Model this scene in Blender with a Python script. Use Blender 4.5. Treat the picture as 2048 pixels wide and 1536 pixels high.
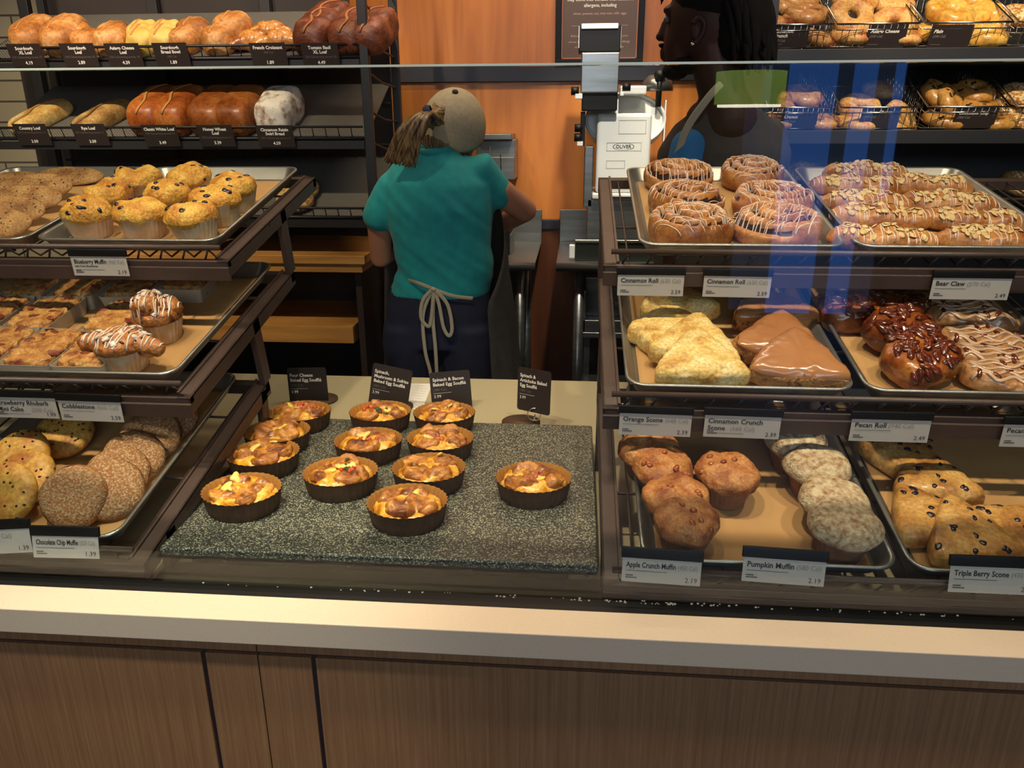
import bpy, bmesh, math, random
from math import sin, cos, pi, radians, atan2, sqrt
from mathutils import Vector, Matrix, noise
from mathutils.bvhtree import BVHTree
for o in list(bpy.data.objects): bpy.data.objects.remove(o, do_unlink=True)
S = bpy.context.scene
COL = S.collection
random.seed(5)

# ------------------------------------------------------------------ camera
F, PIT, YAW, ROLL, EYE = 1550., radians(18.98), radians(4.75), radians(.25), 1.45
_f = Vector((-sin(YAW)*cos(PIT), cos(YAW)*cos(PIT), -sin(PIT)))
_r0 = Vector((cos(YAW), sin(YAW), 0)); _u0 = _r0.cross(_f)
_r = _r0*cos(ROLL) - _u0*sin(ROLL); _u = _r0*sin(ROLL) + _u0*cos(ROLL)
C0 = Vector((0, 0, EYE))
cd = bpy.data.cameras.new('camera'); cam = bpy.data.objects.new('camera', cd); COL.objects.link(cam)
cd.sensor_width = 36; cd.sensor_fit = 'HORIZONTAL'; cd.lens = F*36/2048; cd.clip_start = .05
cam.matrix_world = Matrix(((_r.x, _u.x, -_f.x, 0), (_r.y, _u.y, -_f.y, 0), (_r.z, _u.z, -_f.z, EYE), (0, 0, 0, 1)))
S.camera = cam
def ray(x, y): return _f + _r*((x-1024)/F) + _u*((768-y)/F)
def onY(x, y, Y): d = ray(x, y); return C0 + d*(Y/d.y)
def onZ(x, y, Z): d = ray(x, y); return C0 + d*((Z-EYE)/d.z)
def onPlane(x, y, p0, n): d = ray(x, y); return C0 + d*((p0-C0).dot(n)/d.dot(n))

# ------------------------------------------------------------------ light and exposure
S.view_settings.view_transform = 'Standard'; S.view_settings.look = 'None'
S.view_settings.exposure = 0.0; S.view_settings.gamma = 1; S.view_settings.use_curve_mapping = False
w = bpy.data.worlds.new('world'); S.world = w; w.use_nodes = True
w.node_tree.nodes['Background'].inputs[0].default_value = (.35, .5, .9, 1); w.node_tree.nodes['Background'].inputs[1].default_value = .3
WARM = (1, .80, .56); NEUT = (1, .90, .78); COOL = (.70, .82, 1)
def lamp(name, kind, loc, target, power, col, size=.05, angle=70, blend=.5, sy=None):
    l = bpy.data.lights.new(name, kind); l.energy = power; l.color = col
    if kind == 'AREA':
        l.size = size
        if sy: l.shape = 'RECTANGLE'; l.size_y = sy
    else: l.shadow_soft_size = size
    if kind == 'SPOT': l.spot_size = radians(angle); l.spot_blend = blend
    o = bpy.data.objects.new(name, l); COL.objects.link(o); o.location = loc
    o.rotation_euler = (Vector(target)-Vector(loc)).to_track_quat('-Z', 'Y').to_euler()
    return o
for x, p in ((-1.25, 48), (-.72, 72), (-.2, 70), (.35, 58), (.95, 56)):      # row of ceiling spots over the counter
    lamp('ceiling_spot', 'SPOT', (x, .64, 2.72), (x+.05, 1.12, 1.0), p, WARM, .035, 62, .6)
for x in (-1.95, -1.5, -1.0):                                                   # spots over the bread shelves
    lamp('bread_spot', 'SPOT', (x, 1.0, 2.72), (x, 2.45, 1.5), 88, WARM, .03, 46, .6)
for x in (.75, 1.15):                                                     # spots over the bagel case
    lamp('bagel_spot', 'SPOT', (x, .95, 2.7), (x, 2.25, 1.5), 90, WARM, .03, 38, .6)
lamp('slicer_spot', 'SPOT', (.15, 1.75, 2.7), (.12, 2.8, 1.4), 150, NEUT, .04, 34, .5)
lamp('ledge_spot', 'SPOT', (-.60, .35, 2.72), (-.52, .83, .86), 170, (1, .93, .74), .05, 26, 1)
lamp('wall_washer', 'AREA', (-.1, 2.45, 2.75), (-.1, 3.1, 1.7), 22, WARM, 1.3, sy=.15)
lamp('kitchen_ceiling_panel', 'AREA', (-.2, 2.2, 2.78), (-.2, 2.2, 0), 4, NEUT, 1.6, sy=.6)  # ambient fill added over the kitchen side, no real fixture
lamp('cafe_ceiling_panel', 'AREA', (0, -1.6, 2.78), (0, -1.4, 0), 8, (1, .95, .9), 3.0, sy=1.5)  # soft neutral fill light added above the customer area
lamp('window_daylight', 'AREA', (.6, -3.6, 2.35), (0, 1, 1.0), 62, COOL, 3.4, sy=.7)  # unseen area light added for window daylight, raised clear of the glass reflection

# ------------------------------------------------------------------ materials
def lin(h):
    h = h.lstrip('#'); c = [int(h[i:i+2], 16)/255 for i in (0, 2, 4)]
    return tuple([(v/12.92 if v <= .04045 else ((v+.055)/1.055)**2.4) for v in c]) + (1,)
MATS = {}
def M(name, c1, c2=None, c3=None, scale=30, rough=.6, metal=0, bump=0, bscale=None, lo=.35, hi=.65, stretch=(1, 1, 1), detail=4, coat=0, emit=0, spec=.5, sss=0, sheen=0, distort=0, grain=.38):
    if name in MATS: return MATS[name]
    m = bpy.data.materials.new(name); m.use_nodes = True; MATS[name] = m
    nt = m.node_tree; N = nt.nodes; L = nt.links; b = N['Principled BSDF']
    b.inputs['Roughness'].default_value = rough; b.inputs['Metallic'].default_value = metal
    b.inputs['Coat Weight'].default_value = coat; b.inputs['Coat Roughness'].default_value = .15
    b.inputs['Specular IOR Level'].default_value = spec
    if sss: b.inputs['Subsurface Weight'].default_value = sss; b.inputs['Subsurface Radius'].default_value = (.01, .005, .002)
    if sheen: b.inputs['Sheen Weight'].default_value = sheen
    b.inputs['Base Color'].default_value = lin(c1)
    if emit:
        b.inputs['Emission Color'].default_value = lin(c1); b.inputs['Emission Strength'].default_value = emit
    if c2 or bump:
        tc = N.new('ShaderNodeTexCoord'); mp = N.new('ShaderNodeMapping'); mp.inputs['Scale'].default_value = stretch
        oi = N.new('ShaderNodeObjectInfo'); mu = N.new('ShaderNodeMath'); mu.operation = 'MULTIPLY'; mu.inputs[1].default_value = 30
        L.new(oi.outputs['Random'], mu.inputs[0]); L.new(tc.outputs['Object'], mp.inputs['Vector'])
    if c2:
        n = N.new('ShaderNodeTexNoise'); n.noise_dimensions = '4D'; n.inputs['Scale'].default_value = scale; n.inputs['Detail'].default_value = detail
        n.inputs['Distortion'].default_value = distort
        L.new(mp.outputs[0], n.inputs['Vector']); L.new(mu.outputs[0], n.inputs['W'])
        r = N.new('ShaderNodeValToRGB'); L.new(n.outputs['Fac'], r.inputs['Fac']); L.new(r.outputs['Color'], b.inputs['Base Color'])
        e = r.color_ramp.elements; e[0].position = lo; e[0].color = lin(c1); e[1].position = hi; e[1].color = lin(c2 if not c3 else c3)
        if c3: k = e.new((lo+hi)/2); k.color = lin(c2)
        if c3 and grain:
            n3 = N.new('ShaderNodeTexNoise'); n3.inputs['Scale'].default_value = scale*7; n3.inputs['Detail'].default_value = 6; L.new(mp.outputs[0], n3.inputs['Vector'])
            r3 = N.new('ShaderNodeMapRange'); r3.inputs[1].default_value = .3; r3.inputs[2].default_value = .7; r3.inputs[3].default_value = 1-grain; r3.inputs[4].default_value = 1+grain*.55; L.new(n3.outputs['Fac'], r3.inputs[0])
            hs = N.new('ShaderNodeHueSaturation'); L.new(r.outputs['Color'], hs.inputs['Color']); L.new(r3.outputs[0], hs.inputs['Value']); L.new(hs.outputs[0], b.inputs['Base Color'])
    if bump:
        n2 = N.new('ShaderNodeTexNoise'); n2.inputs['Scale'].default_value = bscale or scale*2; n2.inputs['Detail'].default_value = 5
        L.new(mp.outputs[0], n2.inputs['Vector'])
        bp = N.new('ShaderNodeBump'); bp.inputs['Strength'].default_value = bump; bp.inputs['Distance'].default_value = .0035
        L.new(n2.outputs['Fac'], bp.inputs['Height']); L.new(bp.outputs[0], b.inputs['Normal'])
    return m
def glassmat():
    m = bpy.data.materials.new('clear_glass'); m.use_nodes = True; N = m.node_tree.nodes; L = m.node_tree.links; N.remove(N['Principled BSDF'])
    t = N.new('ShaderNodeBsdfTransparent'); t.inputs[0].default_value = (.965, .985, .97, 1)
    g = N.new('ShaderNodeBsdfGlossy'); g.inputs['Roughness'].default_value = .0
    fr = N.new('ShaderNodeFresnel'); ge = N.new('ShaderNodeNewGeometry'); ma = N.new('ShaderNodeMath'); ma.operation = 'MULTIPLY_ADD'
    ma.inputs[1].default_value = 1/1.5-1.5; ma.inputs[2].default_value = 1.5; L.new(ge.outputs['Backfacing'], ma.inputs[0]); L.new(ma.outputs[0], fr.inputs['IOR'])
    x = N.new('ShaderNodeMixShader'); L.new(fr.outputs[0], x.inputs[0]); L.new(t.outputs[0], x.inputs[1]); L.new(g.outputs[0], x.inputs[2])
    L.new(x.outputs[0], N['Material Output'].inputs[0]); return m
GLASS = glassmat()
def dotmat(name, base, dark, k):
    m = M(name, base, rough=.45, metal=.4); N = m.node_tree.nodes; L = m.node_tree.links
    tc = N.new('ShaderNodeTexCoord'); sx = N.new('ShaderNodeSeparateXYZ'); L.new(tc.outputs['Object'], sx.inputs[0])
    out = []
    for a in (0, 1):
        q = N.new('ShaderNodeMath'); q.operation = 'MULTIPLY'; q.inputs[1].default_value = k; L.new(sx.outputs[a], q.inputs[0])
        s_ = N.new('ShaderNodeMath'); s_.operation = 'SINE'; L.new(q.outputs[0], s_.inputs[0]); out.append(s_)
    p = N.new('ShaderNodeMath'); p.operation = 'MULTIPLY'; L.new(out[0].outputs[0], p.inputs[0]); L.new(out[1].outputs[0], p.inputs[1])
    gt = N.new('ShaderNodeMath'); gt.operation = 'GREATER_THAN'; gt.inputs[1].default_value = .25; L.new(p.outputs[0], gt.inputs[0])
    mx = N.new('ShaderNodeMix'); mx.data_type = 'RGBA'; L.new(gt.outputs[0], mx.inputs[0])
    mx.inputs[6].default_value = lin(base); mx.inputs[7].default_value = lin(dark); L.new(mx.outputs[2], N['Principled BSDF'].inputs['Base Color'])
    return m
PERF = dotmat('perforated_sheet', '#8a8780', '#15120f', 700)
def tilemat():
    m = M('cream_tile', '#b9ab8e', rough=.35); N = m.node_tree.nodes; L = m.node_tree.links
    b = N.new('ShaderNodeTexBrick'); b.inputs['Scale'].default_value = 1; b.inputs['Color1'].default_value = lin('#b9ab8e'); b.inputs['Color2'].default_value = lin('#aa9c80')
    b.inputs['Mortar'].default_value = lin('#5d5344'); b.inputs['Mortar Size'].default_value = .004; b.inputs['Brick Width'].default_value = .3; b.inputs['Row Height'].default_value = .08
    tc = N.new('ShaderNodeTexCoord'); mp = N.new('ShaderNodeMapping'); mp.inputs['Rotation'].default_value = (radians(-90), 0, 0)
    L.new(tc.outputs['Object'], mp.inputs[0]); L.new(mp.outputs[0], b.inputs['Vector']); L.new(b.outputs['Color'], N['Principled BSDF'].inputs['Base Color'])
    return m
def speckmat(name, base, f1, f2, sc, thr=.6, rough=.35):
    m = M(name, base, rough=rough); N = m.node_tree.nodes; L = m.node_tree.links
    tc = N.new('ShaderNodeTexCoord'); r = None
    vo = N.new('ShaderNodeTexVoronoi'); vo.inputs['Scale'].default_value = sc; L.new(tc.outputs['Object'], vo.inputs['Vector'])
    sp = N.new('ShaderNodeSeparateColor'); L.new(vo.outputs['Color'], sp.inputs[0])
    r = N.new('ShaderNodeValToRGB'); r.color_ramp.interpolation = 'CONSTANT'; L.new(sp.outputs[0], r.inputs['Fac'])
    e = r.color_ramp.elements; e[0].color = lin(base); e[1].position = thr; e[1].color = lin(f1); k = e.new((1+thr)/2+.08); k.color = lin(f2)
    L.new(r.outputs['Color'], N['Principled BSDF'].inputs['Base Color']); return m
SLAB = speckmat('speckled_granite', '#30322d', '#4d5048', '#a5a48e', 620, .45, .4)
LEDGE = speckmat('speckled_solid_surface', '#b9ab97', '#b4a48e', '#7d6f60', 900, .86, .35)
ALU = M('aluminium_pan', '#a9a9a4', '#8f8f8a', scale=8, rough=.38, metal=.85)
STEEL = M('brushed_steel', '#9b9a96', '#85837f', scale=4, rough=.33, metal=.9, stretch=(1, 1, 14))
CHROME = M('chrome_wire', '#d0cdc6', rough=.2, metal=1)
BROWNM = M('brown_painted_metal', '#4a3b36', '#43352f', scale=20, rough=.42, bump=.15, bscale=500)
BLACKM = M('black_painted_metal', '#1c1b1e', rough=.45)
BLACKP = M('black_plastic', '#0d0d0d', rough=.5, spec=.3)
PARCH = M('parchment_paper', '#a9814f', '#b78f5b', scale=7, rough=.75, bump=.3, bscale=12)
WALLW = M('orange_wood_panel', '#9e5921', '#b86d2c', '#c98039', scale=3.2, rough=.38, grain=.0, stretch=(3.0, 1, .35), detail=7, distort=1.6, lo=.3, hi=.72)
FRONTW = M('brown_oak_laminate', '#785436', '#846040', '#8f6c4a', scale=34, rough=.5, grain=.12, stretch=(9, 9, .16), detail=5, lo=.3, hi=.75)
TABLEW = M('oak_table_edge', '#9a6a30', '#b98445', scale=10, rough=.5, stretch=(.4, 1, 5))
DARKW = M('dark_wood', '#2a1a12', rough=.6)
PAPER = M('white_paper', '#c9c4ba', rough=.7); CARDW = M('white_card', '#b9b5ad', rough=.55)
CARDB = M('dark_brown_card', '#2b211f', rough=.55)
INK = M('black_ink', '#1b1816', rough=.6); GREY = M('grey_ink', '#8d8983', rough=.6); WHITEI = M('white_ink', '#f0ebe2', rough=.6); DIMI = M('dim_ink', '#6d6460', rough=.6); REDI = M('red_ink', '#b04434', rough=.6)
CUPB = M('brown_baking_cup', '#4a3220', '#5a3e28', scale=60, rough=.65); CUPIN = M('kraft_inside', '#a87838', rough=.7)
CUPW = M('white_baking_cup', '#cbb597', '#b48f62', scale=40, rough=.7); CUPT = M('tan_baking_cup', '#6d4a30', '#8a6343', scale=45, rough=.7)
MUFF = M('yellow_muffin_crumb', '#b06a24', '#cf9636', '#e4b956', scale=42, rough=.6, bump=.9, bscale=220, lo=.3, hi=.66)
BERRY = M('blueberry', '#1a1420', rough=.35, coat=.3)
PASTRY = M('baked_pastry', '#6a3415', '#b5712f', '#dfa050', scale=44, rough=.42, bump=.5, bscale=130, lo=.34, hi=.66, coat=.2, distort=.8)
EGG = M('egg_filling', '#c97822', '#f0ae30', '#f8d070', scale=70, rough=.35, bump=.4, bscale=150, coat=.3)
TOMATO = M('tomato_bits', '#b5381c', '#d2602c', scale=120, rough=.3, coat=.4); SPIN = M('spinach_bits', '#2f3a16', '#4a5426', scale=120, rough=.5)
HAM = M('bacon_bits', '#a8503c', '#c67c5c', scale=120, rough=.4)
DOUGH = M('golden_dough', '#8a4a20', '#b5763c', '#cf9654', scale=26, rough=.42, bump=.35, bscale=110, coat=.12, lo=.3, hi=.7)
CINN = M('cinnamon_swirl', '#26120a', '#3c1e12', scale=60, rough=.5)
ICING = M('white_icing', '#e0cfc0', rough=.35, coat=.3)
ALMOND = M('almond_flake', '#cfae74', '#e0c792', scale=90, rough=.55)
COOKIE = M('cookie_dough', '#8c5f34', '#ad8049', '#c0955a', scale=34, rough=.65, bump=.8, bscale=240)
MUFFIE = M('muffie_crumb', '#b98638', '#cfa04a', '#a8682c', scale=25, rough=.55, bump=.4, bscale=140)
CHOC = M('chocolate', '#26150f', rough=.4)
PUMPK = M('pumpkin_crumb', '#8a4a20', '#a35f2c', scale=35, rough=.6, bump=.5, bscale=150)
def sugarmat(name, a, b, lo, hi, sc=420):
    return M(name, a, b, scale=sc, rough=.7, bump=.8, bscale=380, lo=lo, hi=hi, detail=7)
SUGAR = sugarmat('powdered_crumb', '#8f5f30', '#d8c8a4', .30, .62, 150)
SUGAR2 = sugarmat('powdered_muffie', '#8f5c2c', '#cbb793', .44, .78, 330)
APPLE = M('apple_muffin_crumb', '#8a4822', '#b0703a', '#c68c50', scale=44, rough=.6, bump=.8, bscale=110)
SCONE = M('orange_scone_crust', '#c8964a', '#e8c474', '#f2da9c', scale=30, rough=.6, bump=.5, bscale=110)
GLAZE = M('cinnamon_glaze', '#a06a40', '#b27c4c', scale=12, rough=.25, coat=.5); CRUMB = M('crunchy_crumb', '#8a5524', '#c18a44', '#5c3014', scale=90, rough=.6, bump=1, bscale=200)
PECAN = M('glazed_pecan', '#4a1c0d', '#6d2c12', scale=60, rough=.18, coat=.8); CARAM = M('caramel_dough', '#5a2410', '#8f4a1c', '#b87430', scale=30, rough=.3, coat=.4, bump=.3, bscale=90)
BRAID = M('braid_dough', '#a87444', '#bb8a58', '#8a5530', scale=22, rough=.3, coat=.4); 
BSCONE = M('berry_scone_dough', '#9c6530', '#c08c46', '#d6aa62', scale=26, rough=.45, bump=.5, bscale=110, coat=.2)
CRUMBC = M('crumb_cake', '#7c3420', '#b3793a', '#cf9c56', scale=60, rough=.6, bump=1, bscale=180, lo=.30, hi=.62, grain=.5)
CAKEP = M('white_loaf_paper', '#b9ab93', rough=.7)
SOUR = M('sourdough_crust', '#93561f', '#bd7d3c', '#d6a368', scale=14, rough=.55, bump=.3, bscale=120); ASIAG = M('asiago_crust', '#c9a24a', '#dcbc68', scale=25, rough=.6, bump=.5, bscale=120)
WHITEL = M('pan_loaf_crust', '#7e3a14', '#a6561f', '#bd7434', scale=14, rough=.42, coat=.1); SPLIT = M('pale_split', '#c08446', rough=.6)
WHEAT = M('wheat_loaf_crust', '#74390f', '#935020', '#a4662f', scale=14, rough=.42, coat=.1); COUNTRY = M('country_crust', '#c4904a', '#dcb468', '#e8c988', scale=18, rough=.5); RYE = M('rye_crust', '#8a6230', '#b0884c', '#c8a468', scale=18, rough=.55, bump=.4, bscale=200)
RAISIN = sugarmat('sugared_loaf', '#8a5a34', '#e9e0d2', .32, .52, 40); TOMB = M('tomato_basil_crust', '#46200f', '#6e3620', '#8a4c30', scale=24, rough=.5, bump=.5, bscale=120)
BAGC = M('cinnamon_bagel', '#b5743a', '#cf9a5c', '#7d3c20', scale=24, rough=.4, coat=.2); BAGA = M('asiago_bagel', '#cc9248', '#e0b068', '#b87038', scale=26, rough=.5, bump=.4, bscale=130); BAGP = M('plain_bagel', '#c48a34', '#d8a648', '#e2b860', scale=14, rough=.32, coat=.3); BAGH = M('chip_bagel', '#9a672c', '#bb843c', '#cf9c56', scale=24, rough=.4, coat=.2); SESAME = M('sesame_crust', '#a56c30', '#dcc08a', scale=220, rough=.5, lo=.48, hi=.54, detail=1, bump=.6, bscale=220)
SKIN = M('light_skin', '#b98066', '#b07458', scale=12, rough=.5, sss=.1); SKIND = M('dark_skin', '#3a2119', '#2e1913', scale=12, rough=.6, spec=.3)
TEAL = M('teal_knit', '#0f8f90', '#0c8385', scale=40, rough=.85, bump=.25, bscale=600, sheen=.1); TEAL2 = M('blue_knit', '#1d6ea8', rough=.85)
NAVY = M('navy_denim', '#11142a', '#161a34', scale=40, rough=.85); CHAR = M('charcoal_cloth', '#2e2a29', '#37322f', scale=50, rough=.9)
CAPM = M('khaki_cap', '#9a8a70', '#a8987c', scale=120, rough=.85); CAPB = M('brown_cap_band', '#2b2320', rough=.8); HAIR = M('brown_hair', '#4a3520', '#8a6d48', '#3a281a', scale=8, rough=.45, grain=0, stretch=(9, 9, 1), lo=.4, hi=.62); HAIRD = M('black_hair', '#0b0909', rough=.9, spec=.2); TIE = M('navy_hair_tie', '#151a3a', rough=.8); STRAP = M('beige_strap', '#a59a84', rough=.85)
WHITEM = M('white_enamel', '#dcdcd8', rough=.3); FLOORM = M('dark_floor_tile', '#2b2420', '#352d28', scale=3, rough=.5); CEILM = M('ceiling_paint', '#8a8378', rough=.9); WALLP = M('tan_wall_paint', '#6b5c4a', rough=.9)

# ------------------------------------------------------------------ mesh helpers
def tagit(o, label=None, cat=None, group=None, kind=None):
    if label: o['label'] = label
    if cat: o['category'] = cat
    if group: o['group'] = group
    if kind: o['kind'] = kind
    return o
def mk(name, vf, mat, parent=None, smooth=True, mi=None, loc=None):
    me = bpy.data.meshes.new(name); me.from_pydata([tuple(v) for v in vf[0]], [], vf[1]); 
    for m_ in (mat if isinstance(mat, (list, tuple)) else [mat]): me.materials.append(m_)
    if smooth: me.polygons.foreach_set('use_smooth', [True]*len(me.polygons))
    if mi: me.polygons.foreach_set('material_index', mi)
    me.update(); o = bpy.data.objects.new(name, me); COL.objects.link(o)
    if parent: o.parent = parent
    if loc is not None: o.location = loc
    return o
def empty(name, loc=(0, 0, 0), label=None, cat=None, group=None):
    o = bpy.data.objects.new(name, None); COL.objects.link(o); o.location = loc; o.empty_display_size = .05
    return tagit(o, label, cat, group)
def join(*vfs):
    V, Fc = [], []
    for v, f in vfs:
        k = len(V); V += list(v); Fc += [tuple(i+k for i in q) for q in f]
    return V, Fc
def tr(vf, mat): return [mat @ Vector(v) for v in vf[0]], vf[1]
def box(x0, x1, y0, y1, z0, z1, b=0):
    if not b:
        V = [(x, y, z) for z in (z0, z1) for y in (y0, y1) for x in (x0, x1)]
        return V, [(0, 2, 3, 1), (4, 5, 7, 6), (0, 1, 5, 4), (2, 6, 7, 3), (0, 4, 6, 2), (1, 3, 7, 5)]
    bm = bmesh.new(); bmesh.ops.create_cube(bm, size=1)
    for v in bm.verts: v.co = Vector(((x0+x1)/2+v.co.x*(x1-x0), (y0+y1)/2+v.co.y*(y1-y0), (z0+z1)/2+v.co.z*(z1-z0)))
    bmesh.ops.bevel(bm, geom=bm.edges[:], offset=b, segments=3, affect='EDGES', profile=.5)
    V = [tuple(v.co) for v in bm.verts]; Fc = [tuple(v.index for v in f.verts) for f in bm.faces]; bm.free(); return V, Fc
def tube(pts, r, n=6, closed=False, flat=1.0, caps=True, up=None):
    P = [Vector(p) for p in pts]; m = len(P); V, Fc = [], []; prev = None
    for i in range(m):
        a = P[i-1] if (i > 0 or closed) else P[0]; b = P[(i+1) % m] if (i < m-1 or closed) else P[-1]
        t = (b-a); t = t.normalized() if t.length > 1e-9 else Vector((0, 0, 1))
        if up is not None: u = Vector(up)
        else: u = prev if prev is not None else (Vector((0, 0, 1)) if abs(t.z) < .9 else Vector((1, 0, 0)))
        s = t.cross(u); s = s.normalized() if s.length > 1e-6 else t.orthogonal().normalized(); u = s.cross(t).normalized(); prev = u
        rr = r[i] if isinstance(r, (list, tuple)) else r
        for k in range(n):
            q = 2*pi*k/n; V.append(P[i] + s*cos(q)*rr + u*sin(q)*rr*flat)
    for i in range(m if closed else m-1):
        for k in range(n):
            Fc.append((i*n+k, i*n+(k+1) % n, ((i+1) % m)*n+(k+1) % n, ((i+1) % m)*n+k))
    if caps and not closed: Fc.append(tuple(range(n-1, -1, -1))); Fc.append(tuple((m-1)*n+k for k in range(n)))
    return V, Fc
def lathe(prof, n=32, rf=None, sx=1, sy=1):
    V, Fc = [], []
    for i, (r, z) in enumerate(prof):
        for k in range(n):
            a = 2*pi*k/n; q = r*(rf(a, i) if rf else 1); V.append((q*cos(a)*sx, q*sin(a)*sy, z))
    for i in range(len(prof)-1):
        for k in range(n): Fc.append((i*n+k, i*n+(k+1) % n, (i+1)*n+(k+1) % n, (i+1)*n+k))
    return V, Fc
def capped(vf, n):
    V, Fc = vf; m = len(V)//n; Fc = list(Fc); Fc.append(tuple(range(n-1, -1, -1))); Fc.append(tuple((m-1)*n+k for k in range(n))); return V, Fc
def cyl(r, z0, z1, n=24): return capped(lathe([(r, z0), (r, z1)], n), n)
def nz(p, f, s): return noise.noise(Vector((p[0]*f+s*7.3, p[1]*f-s*3.1, p[2]*f+s)))
def puff(R, h, n=48, m=14, amp=.0, freq=60, seed=0, pz=1.0, ps=.5, under=.86, hm=None, amp2=0, freq2=150, lift=.0):
    """closed baked lump: footprint R(angle), height h, dome profile; hm(x,y,s) scales the height"""
    V = []; Fc = []; prof = [(under*.6, 0), (under, 0.0), (under*.35+.65, .12), (1, .26)]
    for i in range(1, m): 
        a = (i/m)*pi/2; prof.append((cos(a)**(ps*1.0+.0) if ps != 1 else cos(a), .26+.74*sin(a)**pz))
    for s, z in prof:
        for k in range(n):
            t = 2*pi*k/n; r = R(t)*s; x, y = r*cos(t), r*sin(t); zz = z*h*(hm(x, y, s) if hm else 1) + lift
            d = amp*nz((x, y, zz), freq, seed) + amp2*nz((x, y, zz), freq2, seed+5)
            L_ = sqrt(x*x+y*y)+1e-6; o = s*.8
            V.append((x+x/L_*d*o, y+y/L_*d*o, max(0, zz + d*(1-.5*s)) if z > 0 else 0))
    q = len(prof)
    for i in range(q-1):
        for k in range(n): Fc.append((i*n+k, i*n+(k+1) % n, (i+1)*n+(k+1) % n, (i+1)*n+k))
    Fc.append(tuple(range(n-1, -1, -1)))
    zt = h*(hm(0, 0, 0) if hm else 1) + lift; zt += (amp*nz((0, 0, zt), freq, seed) + amp2*nz((0, 0, zt), freq2, seed+5)); V.append((0, 0, zt)); c = len(V)-1
    for k in range(n): Fc.append(((q-1)*n+k, (q-1)*n+(k+1) % n, c))
    return V, Fc
def sup(a, b, e=2.5):
    return lambda t: (abs(cos(t)/a)**e + abs(sin(t)/b)**e)**(-1/e)
def tri(R, rnd=.35):
    def f(t):
        u = (t+pi/6) % (2*pi/3) - pi/3
        return R*((cos(u)/.60)**6+1)**(-1/6)*1.02
    return f
def blob(rx, ry, rz, n=14, m=8, amp=0, freq=50, seed=0, c=(0, 0, 0)):
    V, Fc = [], []
    for i in range(1, m):
        a = pi*i/m
        for k in range(n):
            b = 2*pi*k/n; p = Vector((rx*sin(a)*cos(b), ry*sin(a)*sin(b), rz*cos(a))); d = 1+amp*nz(p, freq, seed); V.append(Vector(c)+p*d)
    for i in range(m-2):
        for k in range(n): Fc.append((i*n+k, (i+1)*n+k, (i+1)*n+(k+1) % n, i*n+(k+1) % n))
    V.append(Vector(c)+Vector((0, 0, rz))); V.append(Vector(c)-Vector((0, 0, rz))); t_, b_ = len(V)-2, len(V)-1
    for k in range(n): Fc.append((t_, k, (k+1) % n)); Fc.append((b_, (m-2)*n+(k+1) % n, (m-2)*n+k))
    return V, Fc
def bvh(vf): return BVHTree.FromPolygons([Vector(v) for v in vf[0]], [tuple(f) for f in vf[1]])
def drop(t, x, y):
    h = t.ray_cast(Vector((x, y, 1)), Vector((0, 0, -1))); return h[0], h[1]
def drizzle(t, paths, r=.0016, flat=.6):
    out = []
    for P in paths:
        seg = []
        for x, y in P:
            p, nrm = drop(t, x, y)
            if p is None or p.z < .004:
                if len(seg) > 2: out.append(tube(seg, r, 5, flat=flat))
                seg = []; continue
            seg.append(p + nrm*r*.2)
        if len(seg) > 2: out.append(tube(seg, r, 5, flat=flat))
    return join(*out) if out else None
def zig(x0, x1, y0, y1, n, rnd, steps=14, ang=0, jit=.003):
    """back and forth drizzle"""
    P = []; 
    for i in range(n):
        x = x0+(x1-x0)*i/(n-1)+rnd.uniform(-jit, jit); xn = x0+(x1-x0)*(i+.5)/(n-1)+rnd.uniform(-jit, jit)
        ys = [y0+(y1-y0)*k/steps for k in range(steps+1)]
        if i % 2: ys.reverse()
        for k, y in enumerate(ys): P.append((x+(xn-x)*k/steps, y))
    return [[(x*cos(ang)-y*sin(ang), x*sin(ang)+y*cos(ang)) for x, y in P]]
def scatter(t, n, a, b, rnd, item, zmin=.006):
    out = []; tries = 0
    while len(out) < n and tries < n*6:
        tries += 1; p, nr = drop(t, rnd.uniform(-a, a), rnd.uniform(-b, b))
        if p is None or p.z < zmin or nr.z < .2: continue
        q = nr.to_track_quat('Z', 'Y').to_matrix().to_4x4(); out.append(tr(item(rnd), Matrix.Translation(p) @ q @ Matrix.Rotation(rnd.uniform(0, 6.28), 4, 'Z')))
    return join(*out)
def dup(root, label=None, group=None):
    def cp(o, par):
        c = o.copy(); COL.objects.link(c)
        if par: c.parent = par; c.matrix_parent_inverse = o.matrix_parent_inverse.copy()
        for ch in list(o.children): cp(ch, c)
        return c
    kids = root; c = cp(root, None)
    if label: c['label'] = label
    if group: c['group'] = group
    return c
_used = set()
def inst(proto, label):
    """first use hands out the prototype itself, later ones a copy"""
    if proto.name not in _used: _used.add(proto.name); o = proto
    else: o = dup(proto)
    o['label'] = label; return o

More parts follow.
